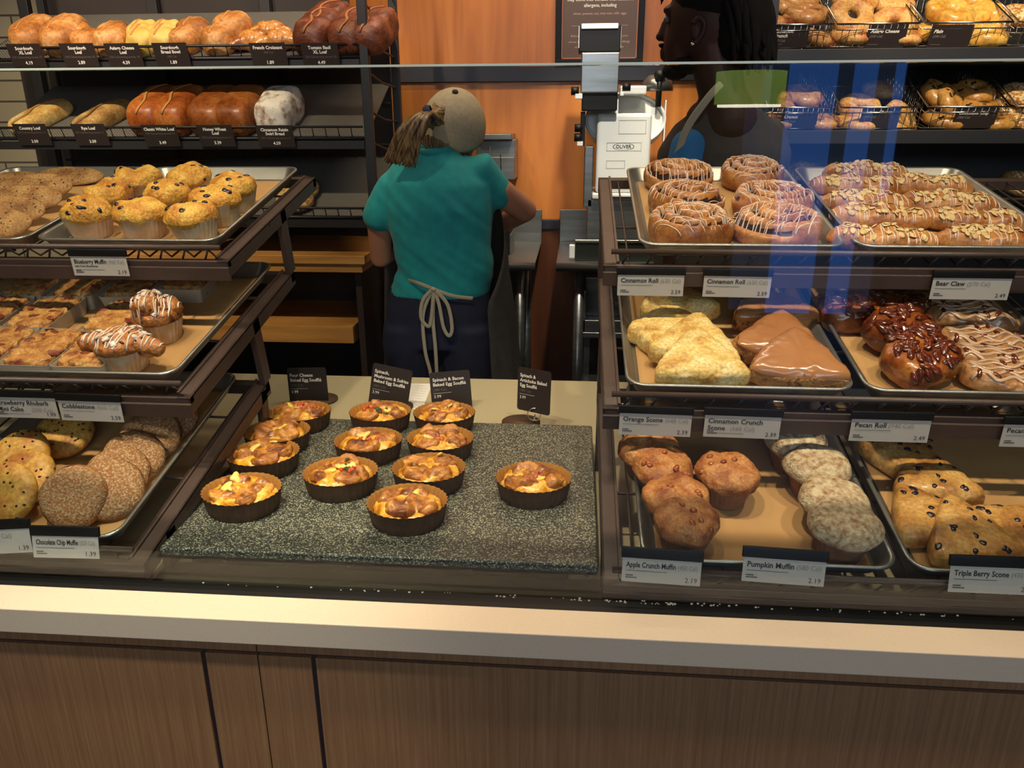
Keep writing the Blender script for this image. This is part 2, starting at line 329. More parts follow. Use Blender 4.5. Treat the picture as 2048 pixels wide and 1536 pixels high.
# text -> mesh pieces
def textvf(s, size, x, y, z=0, align='LEFT', bold=0.0, shear=0, sp=1):
    c = bpy.data.curves.new('t', 'FONT'); c.body = s; c.size = size; c.align_x = align; c.offset = bold*size; c.shear = shear; c.resolution_u = 2; c.space_character = sp
    o = bpy.data.objects.new('t', c); COL.objects.link(o); bpy.context.view_layer.update()
    me = bpy.data.meshes.new_from_object(o.evaluated_get(bpy.context.evaluated_depsgraph_get()))
    vf = ([Vector((v.co.x+x, v.co.y+y, z)) for v in me.vertices], [tuple(p.vertices) for p in me.polygons])
    bpy.data.objects.remove(o); bpy.data.curves.remove(c); bpy.data.meshes.remove(me); return vf
def lettering(parent, items, name='lettering'):
    """items: (vf, material)"""
    V, Fc, mi, ms = [], [], [], []
    for vf, m in items:
        if m not in ms: ms.append(m)
        k = len(V); V += list(vf[0]); Fc += [tuple(i+k for i in q) for q in vf[1]]; mi += [ms.index(m)]*len(vf[1])
    return mk(name, (V, Fc), ms, parent, False, mi)
def bar(x0, x1, y0, y1, z): return [(x0, y0, z), (x1, y0, z), (x1, y1, z), (x0, y1, z)], [(0, 1, 2, 3)]
def rrect(w, l, r, n=5):
    P = []
    for cx, cy, a0 in ((w/2-r, l/2-r, 0), (-w/2+r, l/2-r, 90), (-w/2+r, -l/2+r, 180), (w/2-r, -l/2+r, 270)):
        for k in range(n+1): a = radians(a0+90*k/n); P.append((cx+r*cos(a), cy+r*sin(a)))
    return P
def ringloft(rings):
    n = len(rings[0]); V = [p for r in rings for p in r]; Fc = []
    for i in range(len(rings)-1):
        for k in range(n): Fc.append((i*n+k, i*n+(k+1) % n, (i+1)*n+(k+1) % n, (i+1)*n+k))
    return V, Fc

# ------------------------------------------------------------------ room
def struct(name, vf, m): o = mk(name, vf, m, smooth=False); o['kind'] = 'structure'; return o
WY = 3.2
struct('floor', box(-3, 3.2, -4.2, WY+.1, -.05, 0), FLOORM)
struct('ceiling', box(-3, 3.2, -4.2, WY+.1, 2.8, 2.85), CEILM)
struct('wall_back', box(-1.95, 3.2, WY, WY+.1, 0, 2.8), WALLW)
struct('wall_back_tiled', box(-3, -1.95, WY, WY+.1, 0, 2.8), tilemat())
struct('wall_left', box(-3.1, -3, -4.2, WY+.1, 0, 2.8), WALLP)
struct('wall_right', box(3.2, 3.3, -4.2, WY+.1, 0, 2.8), WALLP)
ww = struct('wall_front', join(box(-3, 1.15, -4.2, -4.1, 0, 2.8), box(2.2, 3.2, -4.2, -4.1, 0, 2.8), box(1.15, 2.2, -4.2, -4.1, 2.3, 2.8), box(1.15, 2.2, -4.2, -4.1, 0, .05)), WALLP)
BLUEW = M('dusk_window_glass', '#355fa8', rough=.3, emit=4.6)
for i, (a, b_, z0) in enumerate(((1.42, 1.74, .06), (1.85, 2.0, .06), (2.12, 2.18, .9))):
    o = struct('window_%d' % (i+1), box(a, b_, -4.09, -4.07, z0, 2.25), BLUEW)
z0, z1 = onY(800, 166, WY).z, onY(800, 133, WY).z
struct('trim_1', box(-1.0, .6, WY-.018, WY+.001, z0, z1, .003), M('dark_rail', '#20202c', rough=.5))
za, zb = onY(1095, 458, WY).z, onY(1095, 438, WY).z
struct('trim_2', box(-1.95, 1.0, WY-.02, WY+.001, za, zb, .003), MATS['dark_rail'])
struct('wall_back_wainscot', box(-1.95, 1.0, WY-.010, WY+.001, 0, za), M('dark_stained_wood', '#4e2914', '#5e3219', '#6d3c1f', scale=3.2, rough=.4, grain=0, stretch=(3, 1, .35), detail=7))  # lower wall sheet, shade below the rail put into a darker wood colour
# pendant lamp over a cafe table behind the camera, mirrored in the glass
pl = empty('pendant_lamp', (1.05, -3.5, 1.5), 'green drum pendant lamp with bright underside, hanging on the cafe side', 'lamp')
mk('lamp_shade', capped(lathe([(.21, .02), (.21, .21)], 36), 36), M('green_shade', '#5d7030', rough=.8, emit=9), pl)
mk('diffuser', cyl(.19, .004, .019, 36), M('lamp_diffuser', '#fff4dc', rough=.5, emit=12), pl)
mk('cord', tube([(0, 0, .21), (0, 0, 1.3)], .004), BLACKP, pl)

# ------------------------------------------------------------------ service counter
ct = empty('service_counter', (0, .82, 0), 'long service counter with pale speckled ledge over brown oak laminate front', 'counter')
def cpart(name, vf, m, par=ct, smooth=False, label=None):
    o = mk(name, ([Vector(v)-Vector(ct.location) for v in vf[0]], vf[1]), m, par, smooth)
    if label: o['label'] = label
    return o
ZL = .857
cpart('ledge', box(-2.2, 2.2, .79, .842, ZL-.0365, ZL, .0015), LEDGE)
cpart('deck', box(-2.2, 2.2, .97, 1.86, .79, .82), M('cream_laminate', '#b3a888', rough=.45)); cpart('deck_strip', join(box(-2.2, -.612, .842, .9698, .79, .82), box(-.599, 2.2, .842, .9698, .79, .82)), M('dark_olive_strip', '#33332a', rough=.3)); cpart('cream_filler', box(-.6118, -.5992, .878, .9698, .79, .8198), MATS['cream_laminate'])
cpart('glass_channel', box(-2.2, 2.2, .843, .872, .80, ZL-.004), BLACKP)
cpart('carcass', box(-2.2, 2.2, .815, 1.84, 0, .79), DARKW)
def fx(px, py): return onY(px, py, .80).x
zr1 = onY(0, 1277, .80).z; zr0 = onY(0, 1284, .80).z; xs = [fx(406, 1310), fx(515, 1312), fx(626, 1315)]
cpart('backing', box(-2.2, 2.2, .806, .816, 0, .80), M('reveal_shadow_gap', '#2b2125', rough=.6))
cpart('top_strip', box(-2.2, xs[1]-.0008, .80, .806, zr1, ZL-.03, .0005), FRONTW); cpart('top_strip', box(xs[1]+.0008, 2.2, .80, .806, zr1, ZL-.03, .0005), FRONTW)
for a, b_ in ((-2.2, xs[0]-.003), (xs[0]+.003, xs[1]-.0008), (xs[1]+.0008, xs[2]-.003), (xs[2]+.003, 2.2)):
    cpart('front_panel', box(a, b_, .80, .806, .08, zr0, .0005), FRONTW)
gl = mk('glass_guard', box(-2.2, 2.2, .857, .865, ZL-.006, 1.5), GLASS, smooth=False)
mk('polished_edge', box(-2.2, 2.2, .857, .865, 1.5003, 1.5025), M('polished_glass_edge', '#b9c4b4', rough=.3), gl, False)
tagit(gl, 'clear upright glass guard standing along the counter in front of the pastries', 'glass guard')
rnd = random.Random(3)
cr = join(*[tr(blob(.0014, .0011, .0009, 6, 4), Matrix.Translation((rnd.choice([rnd.uniform(-.3, .6), rnd.uniform(.0, .2), rnd.uniform(-.6, .5)]), rnd.uniform(.868, .874), ZL-.0035)) @ Matrix.Scale(rnd.uniform(.5, 1.6), 4)) for _ in range(90)])
tagit(mk('pastry_crumbs', cr, ICING), 'scattered pale pastry crumbs along the foot of the glass', 'crumbs', kind='stuff')

# ------------------------------------------------------------------ tiered racks
T12 = radians(12); VD = Vector((0, cos(T12), sin(T12))); HD = Vector((0, -sin(T12), cos(T12)))
TIER = {1: Vector((0, 1.26, 1.222)), 2: Vector((0, 1.0725, 1.045)), 3: Vector((0, .885, .868))}
RL = .50
def tp(t, x, v, h): return Vector((x, 0, 0)) + TIER[t] + VD*v + HD*h
def tbox(t, x0, x1, v0, v1, h0, h1, b=0):
    V, Fc = box(x0, x1, v0, v1, h0, h1, b); return [tp(t, *p) for p in V], Fc
def rack(name, x0, x1, label, inner):
    r = empty(name, (x0 if inner == 'l' else x1, .885, .82), label, 'display rack'); L0 = Vector(r.location)
    def P(n, vf, m, par=r, smooth=False): return mk(n, ([Vector(v)-L0 for v in vf[0]], vf[1]), m, par, smooth)
    for t in (1, 2, 3):
        fr = P('shelf_frame', join(tbox(t, x0, x1, 0, .012, -.012, 0, .001), tbox(t, x0, x1, RL-.02, RL, -.02, 0, .001),
                                   tbox(t, x0, x0+.022, 0, RL, -.004, 0, .001), tbox(t, x0, x0+.004, 0, RL, -.028, 0, .001),
                                   tbox(t, x1-.022, x1, 0, RL, -.004, 0, .001), tbox(t, x1-.004, x1, 0, RL, -.028, 0, .001), tbox(t, x0+.022, x0+.026, .01, RL, -.008, .003), tbox(t, x1-.026, x1-.022, .01, RL, -.008, .003)), BROWNM)
        P('fascia', tbox(t, x0, x1, -.004, .002, -.034, -.010, .001), BROWNM, fr)
        P('front_rail', tube([tp(t, x0+.012, .006, .022), tp(t, x1-.012, .006, .022)], .0045, 10), BROWNM, fr, True)
        wr = []; x = x0+.03; k = 0
        while x < x1-.04:
            a = tp(t, x, .012, -.002); b_ = tp(t, x+.012, .006, .019); c = tp(t, x+.030, .012, -.002)
            wr.append(tube([a, b_], .0018, 5)); 
            wr.append(tube([b_, tp(t, x+.012, .03, -.004), tp(t, x+.012, RL-.01, -.004)], .0018, 5)); x += .040; k += 1
        wr.append(tube([tp(t, x0, .2, -.007), tp(t, x1, .2, -.007)], .0025, 5)); wr.append(tube([tp(t, x0, .38, -.007), tp(t, x1, .38, -.007)], .0025, 5))
        P('wire_deck', join(*wr), BROWNM, fr, True)
    for t in (1, 2):
        for xx in (x0, x1-.012):
            P('post', tbox(t, xx, xx+.012, .262, .292, -.134, -.003, .001), BROWNM)
    for xx in (x0, x1-.012):
        for v in (.08, .47):
            zt = tp(3, 0, v, -.004); P('foot', box(xx, xx+.012, zt.y-.014, zt.y+.014, .8205, zt.z, .001), BROWNM)
    # front uprights joining the three tiers
    for xx in ((x0, x0+.014),):
        pass
    return r
RX0, RX1 = .045, 1.16; LX0, LX1 = -1.62, -.585
rack('display_rack', RX0, RX1, 'brown metal three-tier display rack on the right holding cinnamon rolls, scones and muffins', 'l')
rack('display_rack', LX0, LX1, 'brown metal three-tier display rack on the left holding blueberry muffins and cookies', 'r')

def pan(t, x0, W, L, label, v0=.020, group='aluminium sheet pans on the display racks'):
    r = empty('sheet_pan', tp(t, x0+W/2, v0+L/2, .0035), label, 'sheet pan', group); r.rotation_euler = (T12, 0, 0)
    def ring(w, l, rr, z): return [(x, y, z) for x, y in rrect(w, l, rr)]
    b = .026
    rings = [ring(W-.006, L-.006, .026, b-.005), ring(W, L, .028, b-.003), ring(W, L, .028, b), ring(W-.008, L-.008, .026, b+.001), ring(W-.014, L-.014, .024, b-.002),
             ring(W-.034, L-.034, .020, .003), ring(W-.040, L-.040, .018, .001)]
    V, Fc = ringloft(rings); n = len(rings[0]); k = len(V)-n; Fc.append(tuple(k+i for i in range(n)))
    o_ring = [ring(W-.012, L-.012, .024, b-.004), ring(W-.032, L-.032, .020, .001), ring(W-.04, L-.04, .018, 0)]
    V2, F2 = ringloft(o_ring); F2 = [tuple(reversed(f)) for f in F2]; F2.append(tuple(reversed([len(V2)-n+i for i in range(n)])))
    mk('pan_body', join((V, Fc), (V2, F2)), ALU, r)
    return r
def parch(t, x0, W, L, label, v0=.020, v1=None, w=None, wave=.0006):
    w = w or W-.048; l = L-.05
    r = mk('parchment_sheet', grid(w, l, 24, 30, lambda x, y: .0003+abs(wave*(1+nz((x, y, 0), 14, x0*9)))*(1 if abs(y) < l/2-.01 else .3)), PARCH, smooth=True)
    r.location = tp(t, x0+W/2, v0+L/2, .0048); r.rotation_euler = (T12, 0, 0)
    sol = r.modifiers.new('thick', 'SOLIDIFY'); sol.thickness = .0002
    return tagit(r, label, 'parchment paper', 'parchment sheets lining the pans')
def grid(w, l, nx, ny, zf):
    V = []; Fc = []
    for j in range(ny+1):
        for i in range(nx+1):
            x = -w/2+w*i/nx; y = -l/2+l*j/ny; V.append((x, y, zf(x, y)))
    for j in range(ny):
        for i in range(nx): a = j*(nx+1)+i; Fc.append((a, a+1, a+nx+2, a+nx+1))
    return V, Fc
PANS = [(1, .102, .33, .457, 'cinnamon rolls on the top right tier'), (1, .446, .33, .457, 'almond bear claws on the top right tier'),
        (2, .078, .33, .457, 'orange and cinnamon crunch scones'), (2, .422, .33, .457, 'pecan rolls and braids'),
        (3, .095, .33, .457, 'apple crunch and pumpkin muffins'), (3, .438, .33, .457, 'triple berry scones'),
        (1, -.937, .33, .457, 'blueberry muffins on the top left tier'), (1, -1.281, .33, .457, 'long chocolate chip cookies'),
        (2, -1.213, .60, .457, 'crumb cakes and frosted cobblestones'), (3, -.957, .33, .457, 'chocolate chip and powdered muffin tops')]
for t, x0, W, L, what in PANS:
    pan(t, x0, W, L, 'aluminium sheet pan carrying the ' + what)
    parch(t, x0, W, L, 'brown parchment sheet under the ' + what, w=(W-.075 if what.startswith('blue') else None))
RAD = dict(cinnamon_roll=.062, bear_claw=.030, orange_scone=.045, cinnamon_crunch_scone=.045, pecan_roll=.05, pecan_braid=.04, blueberry_muffin=.030, apple_crunch_muffin=.030, pumpkin_muffin=.030, triple_berry_scone=.04, cobblestone_muffin=.032, powdered_muffin_top=.04, chocolate_chip_muffin_top=.04, long_cookie=.034)
def at(root, t, px, py, hh=.02, yaw=0, lean=(0, 0), lift=0, shift=0, scl=None, stack=0):
    """stand root on tier t so that its point hh above the pan floor shows at (px, py)"""
    base = tp(t, 0, 0, .0058+hh); p = onPlane(px, py, base, HD) - HD*(hh-lift) + VD*shift
    rot = Matrix.Rotation(T12, 4, 'X') @ Matrix.Rotation(radians(lean[0]), 4, 'X') @ Matrix.Rotation(radians(lean[1]), 4, 'Y') @ Matrix.Rotation(radians(yaw), 4, 'Z') @ Matrix.Diagonal(Vector((*(scl or (1, 1, 1)), 1)))
    pts_ = [(d_.dot(VD), d_.dot(HD)) for ob in [root]+list(root.children) if ob.type == 'MESH' for d_ in [rot @ vv.co for vv in ob.data.vertices]]
    mh = min(q_[1] for q_ in pts_); mv = min(q_[0] for q_ in pts_ if q_[1]-mh < .024)
    p = p + HD*((.0066 if not stack else .0066+stack)-mh-(p-tp(t, p.x, 0, 0)).dot(HD))
    v = (p-tp(t, p.x, 0, 0)).dot(VD)+mv; p = p + VD*max(0, .0375-v)
    xm = max((rot @ vv.co).x for ob in [root]+list(root.children) if ob.type == 'MESH' for vv in ob.data.vertices)
    lim = {1: .776, 2: .752, 3: .768}[t]
    if p.x > .45 and p.x+xm > lim-.010: p.x -= min(.06, p.x+xm-lim+.010)
    root.matrix_world = Matrix.Translation(p) @ rot
    return root

# ------------------------------------------------------------------ price cards
def price_card(t, px, py, W, H, title, cal, price, label, yaw=0, roll=0, sub=None, lean=None, clip=.010, front=-.009, dh=-.012, badge=None, title2=None):
    r = mk('price_card', box(0, W, -H, 0, -.0008, .0, 0), CARDW, smooth=False); tagit(r, label, 'price card', 'white price cards clipped along the rack shelves')
    mk('clip', box(-.002, W+.002, -.002, clip, -.0035, .0012, .0006), BLACKP, r)
    lean = {1: 6, 2: 4, 3: -8}[t] if lean is None else lean
    s = .0104; y = -.019; lw = .052*min(1, len(title)/12+.15)
    def wid(vf): return max(v[0] for v in vf[0])
    tv = textvf(title, s, 0, -.0145, .0004, bold=.018); cv = textvf(cal, s*.9, wid(tv)+.003, -.0145, .0004); fit = min(1, (W-.010)/(wid(cv) if not title2 else wid(tv)))
    def fitx(vf): return [Vector((.005+v[0]*fit, v[1], v[2])) for v in vf[0]], vf[1]
    it = [(fitx(tv), INK)]
    if title2: it.append((textvf(title2, s, .005, -.0255, .0004, bold=.018), INK)); y = -.030; it.append((textvf(cal, s*.9, .005+len(title2)*s*.56+.003, -.0255, .0004), GREY))
    else: it.append((fitx(cv), GREY))
    if sub: it.append((textvf(sub, .0045, .005, -.0205, .0004, bold=.02), INK)); y = -.025
    if badge: it.append((badge_vf(W), REDI))
    it += [(bar(.005, .005+lw, y-.0006, y, .0004), INK), (textvf(price, .0092, W-.004, -H+.004, .0004, 'RIGHT'), INK)]
    for q in (0, 1): it.append((join(*[bar(.005+i*.0016, .0062+i*.0016, -H+.0055+q*.003, -H+.0072+q*.003, .0004) for i in range(6+3*(1-q))]), INK))
    lettering(r, it)
    p = onPlane(px, py, tp(t, 0, front, 0), Vector((0, 1, 0)))
    r.matrix_world = Matrix.Translation(p) @ Matrix.Rotation(radians(yaw), 4, 'Z') @ Matrix.Rotation(radians(90+lean), 4, 'X') @ Matrix.Rotation(radians(roll), 4, 'Z')
    return r
def badge_vf(W): return bar(0, .012, -.007, -.002, .0004)
CW, CH = .106, .037
price_card(1, 1236, 547, CW, CH, 'Cinnamon Roll', '(630 Cal)', '2.59', 'white card reading Cinnamon Roll 2.59, at the left end of the right top tier', roll=0)
price_card(1, 1409, 549, CW, CH, 'Cinnamon Roll', '(630 Cal)', '2.59', 'white card reading Cinnamon Roll 2.59, second on the right top tier', roll=-.5)
price_card(1, 1868, 553, CW+.012, CH, 'Bear Claw', '(570 Cal)', '2.49', 'white price card reading Bear Claw 2.49, under the almond pastries')
price_card(2, 1240, 823, CW-.002, CH, 'Orange Scone', '(540 Cal)', '2.39', 'white price card reading Orange Scone 2.39', roll=-.8)
price_card(2, 1411, 827, CW+.002, CH, 'Cinnamon Crunch', '(560 Cal)', '2.39', 'white price card reading Cinnamon Crunch Scone 2.39', roll=-.8, title2='Scone')
price_card(2, 1705, 835, CW+.003, CH, 'Pecan Roll', '(740 Cal)', '2.49', 'white price card reading Pecan Roll 2.49')
price_card(2, 2010, 846, CW, CH, 'Pecan Braid', '(460 Cal)', '2.49', 'white price card cut off by the right photo edge, reading Pecan')
price_card(3, 1246, 1111, CW-.006, CH-.002, 'Apple Crunch Muffin', '(450 Cal)', '2.19', 'white price card reading Apple Crunch Muffin 2.19', roll=-1.8, clip=.012)
price_card(3, 1488, 1110, CW-.004, CH-.002, 'Pumpkin Muffin', '(580 Cal)', '2.19', 'white price card reading Pumpkin Muffin 2.19', roll=-2.0, clip=.012)
price_card(3, 1902, 1128, CW+.0, CH, 'Triple Berry Scone', '(430 Cal)', '2.39', 'white price card reading Triple Berry Scone at the right photo edge', clip=.012)
price_card(1, 139, 510, CW-.007, CH-.001, 'Blueberry Muffin', '(460 Cal)', '2.19', 'white price card reading Blueberry Muffin 2.19', sub='with Fresh Blueberries')
price_card(2, -18, 791, CW-.003, CH, 'Strawberry Rhubarb', '(250 Cal)', '1.99', 'white price card with red badge reading Strawberry Rhubarb Mini Cake 1.99', badge=1, title2='Mini Cake')
price_card(2, 114, 798, CW-.005, CH-.001, 'Cobblestone', '(660 Cal)', '2.59', 'white price card reading Cobblestone 2.59', yaw=0, roll=-.6)
price_card(3, -78, 1060, CW-.012, CH, 'Muffie', '(320 Cal)', '1.39', 'tilted white price card at the left photo edge reading 1.39', yaw=4, roll=3, clip=.012)
price_card(3, 63, 1068, CW-.016, CH-.003, 'Chocolate Chip Muffie', '(320 Cal)', '1.39', 'white price card reading Chocolate Chip Muffie 1.39', yaw=5, roll=-1.8, clip=.012)

# ------------------------------------------------------------------ granite warming slab and souffles
SZ = .869
sl = empty('serving_slab', (-.28, 1.19, .82), 'dark speckled granite serving slab on a black base holding the egg souffles', 'serving slab')
def lp(root, name, vf, m, smooth=False, par=None):
    L0 = Vector(root.location); return mk(name, ([Vector(v)-L0 for v in vf[0]], vf[1]), m, par or root, smooth)
lp(sl, 'stone_top', box(-.603, .040, .930, 1.442, SZ-.013, SZ, .003), SLAB)
lp(sl, 'under_tray', box(-.600, .037, .934, 1.438, SZ-.019, SZ-.0133, .001), BLACKM)
lp(sl, 'base', box(-.56, .0, .965, 1.41, .8205, SZ-.019, .003), BLACKP)
for x in (-.49, -.31, -.13, .025): lp(sl, 'screw', tr(cyl(.003, 0, .003, 10), Matrix.Translation((x, .9325, SZ-.017)) @ Matrix.Rotation(pi/2, 4, 'X')), CHROME)

def souffle(seed, mix, r=.056):
    rnd = random.Random(seed); o = empty('egg_souffle', (0, 0, 0), 'x', 'souffle', 'baked egg souffles on the granite slab'); n = 120
    def rf(a, i): return 1 + .018*sin(a*34)
    out = lathe([(.047, 0), (.049, .001), (.0515, .012), (.054, .027), (.0555, .031)], n, rf)
    out = (out[0], [tuple(f) for f in out[1]] + [tuple(range(n-1, -1, -1))])
    ins = lathe([(.0555, .031), (.0530, .027), (.0505, .012), (.046, .003)], n, rf)
    v, f = join(out, ins); mi = [0]*len(out[1]) + [1]*len(ins[1]); mk('baking_cup', (v, f), [CUPB, CUPIN], o, True, mi)
    # egg base, with dough corners folded over it
    ph = rnd.uniform(0, 6.28); k = rnd.choice([3, 3, 4]); ox, oy = rnd.uniform(-.008, .008), rnd.uniform(-.008, .008)
    base = puff(lambda t: .0475*(1+.02*sin(3*t+ph)), .030, 64, 14, .006, 55, seed, pz=.7, ps=.6, amp2=.003, freq2=170)
    base = ([Vector((q[0], q[1], q[2]+.0038)) for q in base[0]], base[1]); mk('egg_filling', base, EGG, o)
    fl = []
    for i in range(k):
        a = ph+2*pi*i/k+rnd.uniform(-.25, .25); L_ = rnd.uniform(.023, .029); W_ = rnd.uniform(.022, .030) if k == 3 else rnd.uniform(.018, .024)
        tw = rnd.uniform(-.5, .5)
        p_ = puff(sup(L_, W_, 2.3), .016, 44, 12, .004, 70, seed+i*3, pz=.8, ps=.5, amp2=.0025, freq2=150, hm=lambda x, y, s_: 1+.45*sin(x*190+y*60*tw+i)*s_*(1-s_*.5)+.3*nz((x, y, 0), 60, seed+i))
        fl.append(tr(p_, Matrix.Rotation(a, 4, 'Z') @ Matrix.Translation((.0455-L_*.93, 0, .0185+rnd.uniform(0, .004))) @ Matrix.Rotation(radians(rnd.uniform(-16, -2)), 4, 'Y') @ Matrix.Rotation(tw, 4, 'Z')))
    pv = join(*fl); pv = ([Vector((q[0]*min(1, .0485/max(1e-6, sqrt(q[0]**2+q[1]**2))), q[1]*min(1, .0485/max(1e-6, sqrt(q[0]**2+q[1]**2))), q[2])) for q in pv[0]], pv[1])
    mk('folded_pastry', pv, PASTRY, o); pv = join(base, pv)
    t = bvh(pv); bits = []
    def patch(x, y, a, b, m, nm, h=.004, sd=0):
        p, nn = drop(t, x, y)
        if p is None: return
        q = nn.to_track_quat('Z', 'Y').to_matrix().to_4x4()
        vf = puff(lambda u: a*(1+.25*sin(2*u+sd)+.2*sin(3*u+sd*2)), h, 18, 5, .002, 130, seed+sd, under=.9, amp2=.0012, freq2=320)
        return tr(vf, Matrix.Translation(p-nn*h*.35) @ q @ Matrix.Rotation(sd, 4, 'Z'))
    eg = []
    for i in range(rnd.choice([1, 2, 3])):
        a = rnd.uniform(0, 6.28); d = rnd.uniform(.004, .026); eg.append(patch(ox+d*cos(a), oy+d*sin(a), rnd.uniform(.006, .011), 0, EGG, '', .004, i+2))
    eg = [e for e in eg if e]; mk('cheese', join(*eg), M('melted_cheese', '#f2c850', '#f8dc84', scale=60, rough=.35, coat=.3), o)
    for key, m, nm in (('t', TOMATO, 'tomato_bits'), ('s', SPIN, 'spinach_bits'), ('h', HAM, 'bacon_bits')):
        if key in mix:
            q = []
            for i in range(6 if key != 's' else 8):
                a = rnd.uniform(0, 6.28); d = rnd.uniform(.0, .026); q.append(patch(ox+d*cos(a), oy+d*sin(a), rnd.uniform(.0028, .0058), 0, m, '', .006, i+9))
            q = [e for e in q if e]
            if q: mk(nm, join(*q), m, o)
    return o
SOUF = [(600, 832, 'ht', 'egg souffle at the back left of the slab, in front of the Four Cheese card'),
 (555, 872, '', 'egg souffle second from the back in the left column on the slab'),
 (528, 916, '', 'egg souffle with bright yolk patch, third from the back in the left column'),
 (485, 990, '', 'egg souffle at the front left corner of the slab'),
 (761, 832, 'ts', 'egg souffle at the back of the middle column, before the Sofrito card'),
 (737, 890, 't', 'egg souffle with red tomato on top, second in the middle column'),
 (682, 954, 'ts', 'egg souffle with tomato and green spinach, front of the middle column'),
 (889, 834, 'h', 'egg souffle at the back of the third column, before the Spinach and Bacon card'),
 (881, 886, 'h', 'egg souffle second in the third column, leaning in its brown cup'),
 (858, 946, '', 'egg souffle with curled fold and yellow rim, behind the front brown one'),
 (815, 1014, '', 'darkest brown egg souffle, nearest the glass on the slab'),
 (1067, 966, 'h', 'egg souffle standing alone at the right of the slab')]
protoS = []
for i, (px, py, mix, lab) in enumerate(SOUF):
    o = souffle(11+i, mix); o['label'] = lab; p = onZ(px, py, SZ+.022)
    o.location = (p.x, p.y, SZ+.0002); o.rotation_euler = (0, 0, random.Random(i).uniform(-.3, .3)); o.scale = (1.10, 1.04, 1.08)

# ------------------------------------------------------------------ sign cards on wire stands
def sign(px, py, wpx, bx, by, lines, label, yaw, roll, Y=None, H=.108, W=.09, ring=.014, rk=.86):
    b = onZ(bx, by, .8205); Y = b.y
    r = empty('sign_holder', (b.x, b.y, .8205), label, 'sign', 'dark brown sign cards on wire stands')
    c = onY(px, py, Y); s = (Y-.0)/1.58; rz = Matrix.Rotation(radians(yaw), 4, 'Z') @ Matrix.Rotation(radians(90-6), 4, 'X') @ Matrix.Rotation(radians(roll), 4, 'Z')
    W *= s; H *= s
    mat = Matrix.Translation(c-b) @ rz
    bot = mat @ Vector((W*.52, -H*rk, -.002))
    mk('base', cyl(.042, 0, .004, 40), CUPB, r)
    mk('stem', tube([Vector((bot.x, .0, .003)), Vector((bot.x, .0, .02)), Vector((bot.x, bot.y, bot.z-ring*s))], .0013, 8), CHROME, r)
    mk('ring_clip', tube([Vector((bot.x+ring*s*cos(a), bot.y-.003+.0015*sin(a*.5), bot.z+ring*s*sin(a))) for a in [2*pi*k/28 for k in range(28)]], .0013, 6, closed=True), CHROME, r)
    P = rrect(W, H, .006); n = len(P); V = [(x+W/2, y-H/2, z) for z in (-.0006, .0006) for x, y in P]
    Fc = [tuple(range(n-1, -1, -1)), tuple(range(n, 2*n))] + [(k, (k+1) % n, n+(k+1) % n, n+k) for k in range(n)]
    cd_ = mk('card', (V, Fc), CARDB, r, False); cd_.matrix_basis = mat
    it = []; y = -.020*s
    for k, t_ in enumerate(lines): q_ = textvf(t_, .0102*s, 0, y, .0009, bold=.02); fw = min(1, (W-.012)/max(v[0] for v in q_[0])); it.append((([Vector((.006+v[0]*fw, v[1], v[2])) for v in q_[0]], q_[1]), WHITEI)); y -= .0108*s
    it.append((textvf('(480 Cal)', .0078*s, .006, y, .0009), DIMI)); y -= .005*s
    it.append((bar(.006, .045*s, y-.0005, y, .0009), WHITEI)); y -= .0105*s
    it.append((textvf('3.99', .0095*s, .006, y, .0009), WHITEI)); lettering(cd_, it)
    return r
sign(573, 736, 80, 640, 800, ['Four Cheese', 'Baked Egg Soufflé'], 'dark sign card reading Four Cheese Baked Egg Souffle, leftmost on the counter', -3, 3)
sign(747, 725, 80, 790, 815, ['Spinach,', 'Mushroom & Sofrito', 'Baked Egg Soufflé'], 'dark sign card reading Spinach, Mushroom and Sofrito, behind the middle column', -6, -9)
sign(858, 746, 80, 905, 818, ['Spinach & Bacon', 'Baked Egg Soufflé'], 'dark sign card reading Spinach and Bacon Baked Egg Souffle', 10, 3, W=.088)
sign(1037, 733, 66, 1042, 846, ['Spinach &', 'Artichoke Baked', 'Egg Soufflé'], 'dark sign card reading Spinach and Artichoke, standing alone at the right', -32, 2, H=.094, W=.085, rk=1.04)
p = onZ(832, 775, .8208); o = mk('paper_sheet', box(-.04, .04, -.09, .09, 0, .0004), M('printed_paper', '#e4e2de', rough=.7), smooth=False, loc=(p.x, p.y-.06, .8203)); o.rotation_euler.z = .05
tagit(o, 'white printed paper sheet lying on the counter between two sign cards', 'paper')
lettering(o, [(join(*[bar(-.033, .01+.02*((k*7) % 3)/2, .08-k*.006, .0812-k*.006, .0006) for k in range(22)]), GREY)], 'printed_lines')

